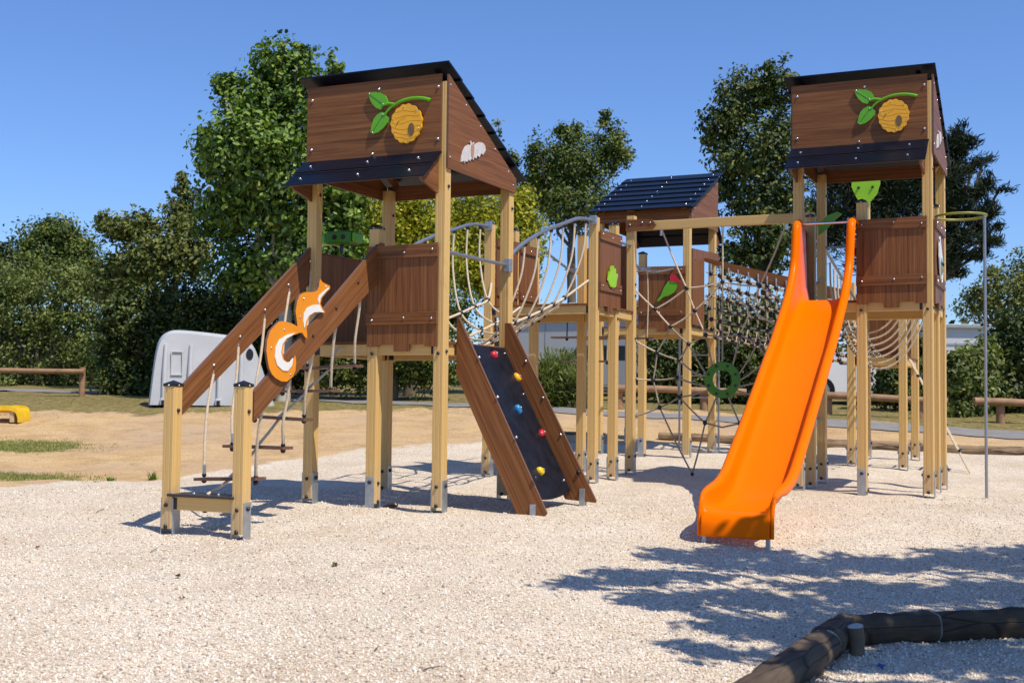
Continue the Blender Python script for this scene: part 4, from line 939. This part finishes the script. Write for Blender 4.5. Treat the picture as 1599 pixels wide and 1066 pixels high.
tree('hedge', 'dark hedge behind the spider net', 29, box_lobes(1035, 1235, 500, 605, 34, 38), 32000, .09, 'dark', 1130, 'hedge', shell=.6, group=G2)
tree('shrub', 'spiky light-green shrub right of the climbing board', 26.5, [(875, 585, 32, 30), (900, 600, 24, 26), (850, 600, 24, 34), (870, 620, 34, 22), (915, 622, 16, 20)], 6500, .15, 'bush', 876, 'shrub', shell=.3, aspect=.22, spray=True, r0=.04, group=G2)
tree('shrub', 'tall leafy shrub seen left of the right tower legs', 27, [(1405, 545, 28, 40), (1395, 600, 30, 34), (1432, 575, 20, 45), (1440, 615, 22, 30)], 8000, .10, 'dark', 1405, 'shrub', group=G2, r0=.05)
tree('shrub', 'pale-tipped shrub between the right tower and the thin pole', 25.5, [(1500, 592, 30, 40), (1510, 620, 34, 30), (1492, 640, 26, 22), (1528, 570, 26, 32)], 14000, .10, 'bush', 1505, 'shrub', group=G2, r0=.05)
tree('shrub', 'broad dark shrub at the right edge behind the log rail', 26.5, [(1572, 570, 34, 55), (1602, 552, 38, 62), (1560, 615, 42, 36), (1605, 610, 40, 40), (1650, 580, 45, 70)], 24000, .10, 'dark', 1585, 'shrub', group=G2, r0=.06, shell=.6)

Lb = []
for px in range(-400, 2100, 55):
    c = at(px + random.uniform(-15, 15), 588, 75); Lb.append((tuple(c), (4.2, 3, 2.6 + random.random()*.8)))
me, _ = leaves('distant_trees', Lb, 26000, .55, LEAF['dark'], shell=.2, per=30); o = bpy.data.objects.new('distant_trees', me); COL.objects.link(o); tag(o, 'low dark belt of far trees behind the hedges', 'trees', None, 'stuff')
# grass blades on the green patches and the dry verge
def blades(n, pick):
    pts = []
    while len(pts) < n:
        r = rng.uniform(-.46, .46); Y = rng.uniform(12.6, 29); w = pick(r, Y)
        if rng.random() < w: pts.append((r*Y, Y))
    return np.array(pts)
def gp_(r, Y):
    nzv = float(zone_noise(*from_cam(r*Y, Y))); p1 = math.exp(-(((r+.40)/.064)**2 + ((Y-19.3)/1.5)**2)); p2 = math.exp(-(((r+.405)/.062)**2 + ((Y-15.0)/.75)**2))
    return max(0, min(1, (p1+p2)*1.3 + nzv*.55 - .5)) 
B1 = blades(7500, gp_)
B2 = blades(6000, lambda r, Y: .5 if Y > float(np.interp(r, [-.45, -.2, -.05, .1, .45], [24.0, 24.0, 25.4, 26.4, 21.8])) + 1.2*math.sin(r*31+Y) and not abs(Y - np.interp(r*F+800, [60, 640, 900, 1300, 1560], [31.6, 27.5, 25.4, 23.6, 22.4])) < .9 else 0)
BB = np.concatenate([B1, B2]); bx_, by_ = CAM.x + BB[:, 0]*cx_ - BB[:, 1]*sx_, CAM.y + BB[:, 0]*sx_ + BB[:, 1]*cx_; nb_ = len(BB)
an = rng.random(nb_)*6.28; ln = .012 + .035*rng.random(nb_)**1.5; M4 = np.zeros((nb_, 4, 4)); tl = rng.normal(size=(nb_, 2))*.5
M4[:, 0, 0] = np.cos(an)*.012; M4[:, 1, 0] = np.sin(an)*.012; M4[:, 0, 1] = -np.sin(an)*.01; M4[:, 1, 1] = np.cos(an)*.01
M4[:, 0, 2] = tl[:, 0]*ln; M4[:, 1, 2] = tl[:, 1]*ln; M4[:, 2, 2] = ln; M4[:, 0, 3] = bx_; M4[:, 1, 3] = by_; M4[:, 2, 3] = gz_arr(bx_, by_) - .004
gme = instanced_mesh('grass', [(-.5, 0, 0), (.5, 0, 0), (.15, .2, 1)], [(0, 1, 2)], M4, LEAF['grass'], rng.random(nb_))
go = bpy.data.objects.new('grass', gme); COL.objects.link(go); tag(go, 'thin dry grass and green tufts on the verge', 'grass', None, 'stuff')
def tuft(label, px, py, Y, h, n=60):
    p = at(px, py, Y); c = Vector((p.x, p.y, ground_z(p.x, p.y))); M4 = np.zeros((n, 4, 4)); an = rng.random(n)*6.28; ln = h*(.5+.6*rng.random(n)); tl = rng.normal(size=(n, 2))*.6
    M4[:, 0, 0] = np.cos(an)*.022; M4[:, 1, 0] = np.sin(an)*.022; M4[:, 0, 1] = -np.sin(an)*.02; M4[:, 1, 1] = np.cos(an)*.02
    M4[:, 0, 2] = tl[:, 0]*ln; M4[:, 1, 2] = tl[:, 1]*ln; M4[:, 2, 2] = ln; M4[:, :2, 3] = rng.normal(size=(n, 2))*.02
    o = bpy.data.objects.new('grass_tuft', instanced_mesh('grass_tuft', [(-.5, 0, 0), (.5, 0, 0), (.15, .2, 1)], [(0, 1, 2)], M4, LEAF['plane'], rng.random(n))); COL.objects.link(o); o.location = c
    tag(o, label, 'plant', 'weeds in the gravel')
tuft('low green weed in the gravel left of the rope stairs', 172, 750, 14.6, .05, 70)
tuft('taller green weed at the edge of the sand left of the rope stairs', 238, 732, 15.0, .12, 40)

# ------------------------------------------------------------------ log rails and border logs
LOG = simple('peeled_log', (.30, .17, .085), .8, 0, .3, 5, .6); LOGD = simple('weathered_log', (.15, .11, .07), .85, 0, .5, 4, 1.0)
CUT = simple('sawn_log_end', (.52, .46, .38), .8, 0, .15, 20)
def rail_fence(label, rail, posts, r, group='log rail fences'):
    a, b = at(*rail[0]), at(*rail[1]); e = Thing('rail_fence', label, 'rail fence', (a+b)/2, 0, group); e.loc = (a+b)/2; e.loc.z = ground_z(e.loc.x, e.loc.y); e.e.location = e.loc
    m = MB().tube([a, a.lerp(b, .33) + Vector((0, 0, .01)), a.lerp(b, .66), b], r, LOG, 12); e.part(m, 'rail')
    for px, py, Y in posts:
        p = at(px, py, Y); g = ground_z(p.x, p.y); e.part(MB().tube([(p.x, p.y, g-.2), (p.x, p.y, p.z)], r*1.12, LOG, 12), 'post')
rail_fence('low log rail on posts by the clipped hedge at the far left', ((-70, 578, 28.8), (131, 580, 28.8)), ((129, 573, 28.9), (-62, 577, 28.9)), .062)
rail_fence('low log rail behind the spider net', ((962, 606, 26.2), (1165, 612, 26.2)), ((967, 612, 26.3), (1099, 614, 26.3)), .075)
rail_fence('low log rail seen between the right tower legs', ((1290, 617, 25.2), (1480, 627, 24.6)), ((1437, 628, 24.8), (1293, 620, 25.3)), .075)
rail_fence('low log rail at the right edge behind the thin pole', ((1521, 626, 24), (1680, 633, 24)), ((1562, 631, 24.1), (1660, 633, 24.1)), .075)
def bark_log(name, g, dark):
    m, nt, b = nodes(name); v = grain(nt, g, 1.2, 20)
    n1 = N(nt, 'ShaderNodeTexNoise'); n1.inputs['Scale'].default_value = 1; n1.inputs['Detail'].default_value = 8; n1.inputs['Roughness'].default_value = .7; n1.inputs['Distortion'].default_value = .5; nt.links.new(v, n1.inputs['Vector'])
    v2 = grain(nt, g, .8, 7); vo = N(nt, 'ShaderNodeTexVoronoi'); vo.feature = 'DISTANCE_TO_EDGE'; vo.inputs['Scale'].default_value = 1.3; nt.links.new(v2, vo.inputs['Vector'])
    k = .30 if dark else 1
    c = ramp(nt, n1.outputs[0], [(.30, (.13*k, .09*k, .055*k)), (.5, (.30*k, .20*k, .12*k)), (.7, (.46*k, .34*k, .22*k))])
    x = N(nt, 'ShaderNodeMixRGB', blend_type='MULTIPLY'); x.inputs[0].default_value = 1; nt.links.new(c, x.inputs[1]); nt.links.new(ramp(nt, vo.outputs['Distance'], [(0, (.15, .12, .10)), (.035, (1, 1, 1))]), x.inputs[2])
    tc = N(nt, 'ShaderNodeTexCoord'); n3 = N(nt, 'ShaderNodeTexNoise'); n3.inputs['Scale'].default_value = 4; n3.inputs['Detail'].default_value = 5; nt.links.new(tc.outputs['Object'], n3.inputs['Vector'])
    y = N(nt, 'ShaderNodeMixRGB', blend_type='MULTIPLY'); y.inputs[0].default_value = 1; nt.links.new(x.outputs[0], y.inputs[1]); nt.links.new(ramp(nt, n3.outputs[0], [(.35, (.55, .55, .50)), (.6, (1.0, .98, .92))]), y.inputs[2])
    nt.links.new(y.outputs[0], b.inputs['Base Color']); b.inputs['Roughness'].default_value = .85
    bp = N(nt, 'ShaderNodeBump'); bp.inputs['Strength'].default_value = .9; bp.inputs['Distance'].default_value = .006
    ad = N(nt, 'ShaderNodeMath', operation='MINIMUM'); ad.inputs[1].default_value = .05; nt.links.new(vo.outputs['Distance'], ad.inputs[0])
    mu = N(nt, 'ShaderNodeMath', operation='MULTIPLY_ADD'); mu.inputs[1].default_value = 14; nt.links.new(ad.outputs[0], mu.inputs[0]); nt.links.new(n1.outputs[0], mu.inputs[2])
    nt.links.new(mu.outputs[0], bp.inputs['Height']); nt.links.new(bp.outputs[0], b.inputs['Normal']); return m
def log(label, pts, r, mat, name='border_log'):
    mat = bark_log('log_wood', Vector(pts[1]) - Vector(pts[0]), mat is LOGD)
    P = [Vector(p) for p in pts]; o3 = sum(P, Vector())/len(P); m = MB(); k = []
    for i in range(len(P)-1):
        for j in range(16): k.append(P[i].lerp(P[i+1], j/16) + Vector((0, 0, random.uniform(-1, 1)*.01*r*6*.3)))
    k.append(P[-1]); rr = [r*(1+.04*math.sin(i*1.3+P[0].x*9) + .02*math.sin(i*2.9)) for i in range(len(k))]; rr[0] *= .93; rr[-1] *= .93
    m.tube(k, rr, mat, 28, False); 
    for end, inner in ((0, 1), (-1, -2)):
        d = (k[end]-k[inner]).normalized(); m.tube([k[end], k[end] + d*.006], [rr[end], rr[end]*.97], mat, 20, False); m.tube([k[end]+d*.0055, k[end]+d*.0075], rr[end]*.965, CUT, 20)
    o = m.build(name, None, o3); o.location = o3
    ax = (P[-1]-P[0]).normalized()
    for v in o.data.vertices:              # knots, flats and swellings of real timber
        c = v.co; t = c.dot(ax); q = c - ax*t; a = math.atan2(q.z, q.cross(ax).z + q.x + q.y*.5)
        v.co += q.normalized()*r*(.05*math.sin(a*3 + t*2.1) + .04*math.sin(a*5 - t*7) + .035*math.sin(t*17 + a*2)) if q.length > r*.5 else q*0
    tag(o, label, 'log'); return o
def onground(px, Y, up):
    p = at(px, 640, Y); return (p.x, p.y, ground_z(p.x, p.y) + up)
log('pale border log on the gravel edge left of the orange slide', (onground(1030, 21.3, .05), onground(1160, 20.8, .06)), .085, LOG)
log('long pale border log along the gravel edge at the right', (onground(1285, 20.6, .05), onground(1440, 20.2, .05), onground(1500, 20.0, .05), onground(1700, 19.4, .05)), .085, LOG)
log('half-buried border log seen left of the middle platform', (onground(885, 21.8, .0), onground(945, 21.5, .0)), .06, LOG)
def gp3(px, py, h):                        # point h above the ground seen at this pixel
    lo, hi = 2.0, 12.0
    for _ in range(40):
        mid = (lo+hi)/2; p = at(px, py, mid)
        if p.z > ground_z(p.x, p.y) + h: lo = mid
        else: hi = mid
    return at(px, py, lo)
LG = wood('weathered_grain', (1, 0, 0))
q0, q1, q2, q3, q4 = gp3(1150, 1105, .08), gp3(1286, 1008, .08), gp3(1318, 985, .08), gp3(1455, 978, .08), gp3(1720, 966, .08)
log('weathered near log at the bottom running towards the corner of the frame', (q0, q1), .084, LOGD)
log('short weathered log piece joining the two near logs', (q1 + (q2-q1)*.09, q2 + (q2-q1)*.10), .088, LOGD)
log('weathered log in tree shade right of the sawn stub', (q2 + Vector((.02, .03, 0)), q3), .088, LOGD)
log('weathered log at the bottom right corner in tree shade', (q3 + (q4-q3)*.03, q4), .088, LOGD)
sp_ = gp3(1338, 1022, .0); m = MB(); g0 = ground_z(sp_.x, sp_.y)
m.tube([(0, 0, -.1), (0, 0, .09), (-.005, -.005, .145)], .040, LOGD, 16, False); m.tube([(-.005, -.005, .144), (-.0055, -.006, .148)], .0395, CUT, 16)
o = m.build('stake'); o.location = (sp_.x, sp_.y, g0); tag(o, 'upright wooden stake with pale sawn top in front of the near logs', 'stake')
sp_ = gp3(1272, 1052, .0); m = MB().tube([(0, 0, -.1), (0, 0, .07), (.01, 0, .10)], .045, LOGD, 14); o = m.build('stake'); o.location = (sp_.x, sp_.y, ground_z(sp_.x, sp_.y)); tag(o, 'low stake under the near log at the bottom of the photo', 'stake')

# ------------------------------------------------------------------ small litter
def litter(name, label, cat, px, py, size, mat, n=6, group=None):
    p = gp3(px, py, .0) if py > 740 else at(px, py, 14.9); g = ground_z(p.x, p.y); m = MB()
    for k in range(n):
        a = rng.random()*6.28; c = Vector((rng.normal()*size*.3, rng.normal()*size*.3, .008 + .01*rng.random())); L_ = size*(.6+.5*rng.random())
        d = Vector((math.cos(a), math.sin(a), rng.normal()*.25)); w = Vector((-math.sin(a), math.cos(a), rng.normal()*.3))*.35
        m.add([c-d*L_*.5, c+w*L_+Vector((0, 0, .012)), c+d*L_*.5, c-w*L_+Vector((0, 0, .012))], [(0, 1, 2), (0, 2, 3)], mat)
    o = m.build(name); o.location = (p.x, p.y, g); tag(o, label, cat, group)
DL = simple('dead_leaf', (.20, .12, .03), .7); DG = simple('dead_green_leaf', (.16, .15, .02), .7)
litter('fallen_leaf', 'curled green-brown leaf on the gravel in the middle foreground', 'leaf', 522, 884, .032, DG, 9)
litter('fallen_leaf', 'small brown leaf on the gravel below the rope stairs', 'leaf', 277, 902, .028, DL, 7)
litter('fallen_leaf', 'flat tan leaf on the gravel at the far left', 'leaf', 61, 857, .035, simple('tan_leaf', (.40, .22, .12), .7), 4)
litter('fallen_leaf', 'tiny dark leaf near the lower left of the gravel', 'leaf', 284, 937, .02, DL, 5)
litter('bark_piece', 'striped brown bark pieces in the shadow beside a tower leg', 'bark', 612, 792, .10, simple('bark_piece', (.30, .16, .07), .7), 10)
litter('wrapper', 'scrap of blue plastic behind the near logs', 'litter', 1375, 1044, .05, simple('blue_wrapper', (.10, .17, .45), .4), 4)
for px, py, dx in ((585, 1015, 3), (660, 1046, 12), (1010, 915, 8), (235, 862, 5), (150, 800, 6)):
    p = gp3(px, py, .008); q = gp3(px+dx, py-3, .010); m = MB().tube([p, (p+q)/2 + Vector((0, 0, .004)), q + (q-p)*1.2], .003, BARK, 5); o = m.build('twig', None, p); o.location = p
    tag(o, 'thin brown twig lying on the gravel', 'twig', 'twigs on the gravel')

# ------------------------------------------------------------------ white play shelter
ph = at(331, 600, 26.3); gzp = ground_z(ph.x, ph.y); ang = YAW + .18
sh = Thing('play_shelter', 'white moulded plastic play shelter with round hole, on the grass at left', 'play shelter', (ph.x, ph.y, gzp), ang)
WP = simple('white_shelter_plastic', (.50, .51, .51), .5, 0, .08, 2)
prof = smooth([(a_*1.05, b__) for a_, b__ in [(-1.20, 0), (-1.17, .35), (-1.10, 1.05), (-1.02, 1.38), (-.86, 1.54), (-.6, 1.58), (.1, 1.52), (.62, 1.44), (.80, 1.30), (.93, 1.0), (1.08, .55), (1.26, 0)]], 5)
m = MB(); dd = .72; sc = [(.0, 1.0), (.05, 1.02), (.5, 1.0), (.95, 1.02), (1.0, 1.0)]
vs = []; ny = 7
for j in range(ny):
    t = j/(ny-1); y = -dd + 2*dd*t; k = 1 - .05*(abs(2*t-1)**6)
    for a, b_ in prof: vs.append((a*k, y*(1 - .12*b_/1.58), b_*k))
np_ = len(prof)
m.add(vs, [(j*np_+i, j*np_+i+1, (j+1)*np_+i+1, (j+1)*np_+i) for j in range(ny-1) for i in range(np_-1)], WP, True)
m.add(vs[:np_], [tuple(range(np_))], WP); m.add(vs[-np_:], [tuple(range(np_-1, -1, -1))], WP)
sh.part(m, 'shell', rel=True)
def yf(z): return -dd*(1 - .12*z/1.58)
for x in (-.93, -.42, .18, .62):
    mm = MB().tube([(x, yf(.12)-.02, .12), (x+.01, yf(.7)-.03, .7), (x+.02, yf(1.25)-.01, 1.25)], [.045, .05, .04], WP, 10); sh.part(mm, 'rib', rel=True)
    mm = MB().box(x-.06, x+.06, yf(.08)-.07, yf(.08)+.02, 0, .14, WP, .01); mm.box(x-.035, x+.035, yf(.05)-.075, yf(.05)-.069, .0, .10, BLACK); sh.part(mm, 'foot', rel=True)
mm = MB()
for a, b_, c_, d_ in ((-.80, -.56, 1.10, 1.12), (-.80, -.56, .62, .64), (-.80, -.78, .64, 1.10), (-.58, -.56, .64, 1.10)): mm.box(a, b_, yf((c_+d_)/2)-.03, yf(c_)+.01, c_, d_, WP, .003)
sh.part(mm, 'panel_frame', rel=True)
mm = MB(); mm.prism([(.80+.075*math.cos(k*math.pi/14), yf(1.08)-.012, 1.08+.12*math.sin(k*math.pi/14)) for k in range(28)], (0, .03, 0), BLACK); sh.part(mm, 'round_hole', rel=True)

# yellow slide end at the left edge
ys = at(4, 640, 22.6); gy = ground_z(ys.x, ys.y)
yt = Thing('yellow_slide', 'end of a small yellow plastic slide at the left edge of the photo', 'slide', (ys.x, ys.y, gy), YAW)
pr = smooth([(-2.4, .62), (-1.4, .47), (-.6, .33), (-.1, .30), (.22, .31), (.36, .26), (.40, .12), (.40, 0)], 4)
m = MB()
for y0, y1, th_ in ((-.30, -.25, .09), (.25, .30, .09)):
    m.prism([(a, y0, b_) for a, b_ in pr] + [(a, y0, b_-th_ if b_ > .13 else b_) for a, b_ in pr[::-1] if b_ > .1], (0, y1-y0, 0), YEL)
m.add([(a, y, b_-.07 if a < .3 else b_*.9) for a, b_ in pr for y in (-.25, .25)], [(2*i, 2*i+1, 2*i+3, 2*i+2) for i in range(len(pr)-1)], YEL, True)
yt.part(m, 'slide_chute', rel=True)
m = MB().box(.24, .32, -.27, .27, 0, .22, simple('tan_support', (.55, .40, .22), .6), .01); m.box(-.9, .24, -.20, -.15, .17, .22, AMBER); yt.part(m, 'support', rel=True)

# ------------------------------------------------------------------ buildings and cars behind
WB = simple('white_cladding', (.56, .57, .57), .6, 0, .05, 1); GT = simple('grey_trim', (.30, .33, .36), .5); GLASS = simple('dark_window_glass', (.02, .03, .04), .08, 0, .2, 2)
def building(label, p0, p1, ytop, rows, Y0, Y1, wins=()):
    a, b_ = at(p0, 600, Y0), at(p1, 600, Y1); L_ = (Vector((b_.x-a.x, b_.y-a.y, 0))).length; ang = math.atan2(b_.y-a.y, b_.x-a.x)
    g = min(ground_z(a.x, a.y), ground_z(b_.x, b_.y)) - .1; H = at(p0, ytop, Y0).z - g
    t = Thing('mobile_home', label, 'mobile home', (a.x, a.y, g), ang, 'mobile homes beyond the hedges')
    m = MB().box(0, L_, 0, 3.2, .25, H-.12, WB)
    for k in range(1, int(L_/1.2)): m.box(k*1.2-.012, k*1.2+.012, -.008, .0, .25, H-.14, GT)
    t.part(m, 'wall', rel=True)
    t.part(MB().box(-.12, L_+.12, -.12, 3.32, H-.119, H, WB, .01).box(-.13, L_+.13, -.132, -.121, H-.10, H-.02, GT), 'roof', rel=True)
    t.part(MB().box(.02, L_-.02, .05, 3.1, 0, .249, GT), 'skirt', rel=True)
    t.part(MB().box(.02, L_-.02, -.02, -.001, H-.62, H-.56, GT), 'trim_strip', rel=True)
    for x, z, w, h in wins:
        q = t.part(MB().box(x, x+w, -.03, -.001, z, z+h, WB), 'window', rel=True); MB().box(x+.05, x+w-.05, -.034, -.031, z+.05, z+h-.05, GLASS).build('pane', q)
building('long white mobile home behind the middle platform', 800, 1075, 476, 3, 40, 37, ((4.0, .9, .9, .7),))
building('white mobile home with flat roof behind the right hedge', 1385, 1540, 505, 2, 36, 36, ((.5, .9, .8, .7),))
def car(label, px, py, Y, ang, L_=4.2, Hh=1.35, col=None, group='cars parked beyond the path'):
    p = at(px, py, Y); g = ground_z(p.x, p.y); t = Thing('parked_car', label, 'car', (p.x, p.y, g), YAW + ang, group)
    body = smooth([(-L_/2, .35), (-L_/2+.03, .72), (-L_/2+.25, .86), (-L_*.27, .95), (-L_*.12, Hh*.98), (L_*.08, Hh), (L_*.27, Hh*.95), (L_*.42, .92), (L_/2-.03, .85), (L_/2, .40), (L_/2-.05, .28), (-L_/2+.05, .28)], 3)
    t.part(MB().prism([(a, -.82, b_) for a, b_ in body], (0, 1.64, 0), col), 'body', rel=True)
    for x0, x1 in ((-.88, -.05), (.02, .95)):
        t.part(MB().prism([(x0*L_/4.2+.12*(x0 < -.5), -.824, .93), (x1*L_/4.2, -.824, .93), (x1*L_/4.2-.1*(x1 > .5), -.824, Hh*.90), (x0*L_/4.2+.42*(x0 < -.5), -.824, Hh*.90)], (0, -.006, 0), GLASS), 'window', rel=True)
    for x in (-L_*.31, L_*.31):
        for y in (-.84, .64):
            w = t.part(MB().tube([(x, y, .31), (x, y+.2, .31)], .31, BLACK, 20), 'wheel', rel=True); MB().tube([(x, y-.006, .31), (x, y+.02, .31)], .18, GALV, 14).build('rim', w)
CARW = simple('white_car_paint', (.72, .72, .72), .25, 0, .03, 2, 0, .5); CARG = simple('silver_car_paint', (.36, .39, .42), .3, .4, .03, 2, 0, .5)
car('silver car parked beyond the spiky shrub', 925, 600, 33, .05, 4.2, 1.45, CARG)
car('white car parked behind the low rail, seen between the right tower legs', 1335, 612, 29.5, .1, 3.6, 1.25, CARW)

# ------------------------------------------------------------------ shade tree standing right of and behind the camera
bt = Vector((*from_cam(8.2, .2), 0)); bt.z = ground_z(bt.x, bt.y)
e = bpy.data.objects.new('shade_tree', None); COL.objects.link(e); e.location = bt; tag(e, 'large tree whose dappled shade falls on the gravel at right', 'tree')
Lb = []
SH = [(.35, 8.0, .22, 4.3), (.75, 8.25, .3, 4.4), (1.2, 8.5, .35, 4.4), (1.0, 9.4, .22, 4.6), (1.45, 9.2, .4, 4.6), (1.8, 9.6, .3, 4.6), (2.0, 9.0, .4, 4.7), (2.7, 9.2, .45, 5.0), (3.5, 9.3, .5, 5.2), (4.4, 9.5, .6, 5.2), (5.5, 9.2, .9, 5.6),
      (.85, 7.45, .3, 4.3), (1.5, 7.7, .45, 4.5), (2.3, 8.0, .55, 4.8), (3.2, 8.1, .6, 5.1), (4.3, 8.2, .8, 5.4), (5.8, 7.8, 1.0, 5.8), (1.3, 6.8, .35, 4.4), (2.0, 7.0, .5, 4.7), (2.9, 7.0, .6, 5.0), (3.9, 7.0, .8, 5.4), (5.2, 6.6, 1.0, 5.8),
      (.9, 6.2, .22, 4.3), (1.6, 6.1, .4, 4.6), (2.3, 6.1, .55, 4.9), (3.2, 5.9, .8, 5.2), (4.4, 5.6, 1.0, 5.6), (6.2, 5.4, 1.3, 6.0), (1.25, 5.3, .3, 4.6), (1.9, 5.1, .45, 4.8), (2.7, 4.8, .8, 5.2), (4.0, 4.3, 1.1, 5.6), (5.8, 3.6, 1.5, 6.0), (1.5, 4.4, .35, 4.8)]
for X, Y, rx, h in SH:
    x, y = from_cam(X, Y); Lb.append(((x + .56*h - bt.x, y - .15*h - bt.y, h + ground_z(x, y) - bt.z), (rx, rx*.95, min(.55, rx*.5))))
me, CC = leaves('crown', Lb, 62000, .13, LEAF['plane'], per=20, clump=.30, shell=.15)
o = bpy.data.objects.new('crown', me); COL.objects.link(o); o.parent = e
m = MB(); fk = Vector((-.1, .1, 2.9)); m.tube([(0, 0, -.3), (0, 0, 0), (.03, 0, 1.5), fk], [.34, .26, .21, .18], BARK, 12)
for c, r in Lb: limb(m, fk, c, .085, .02, BARK, 7, .04)
m.build('trunk', e)
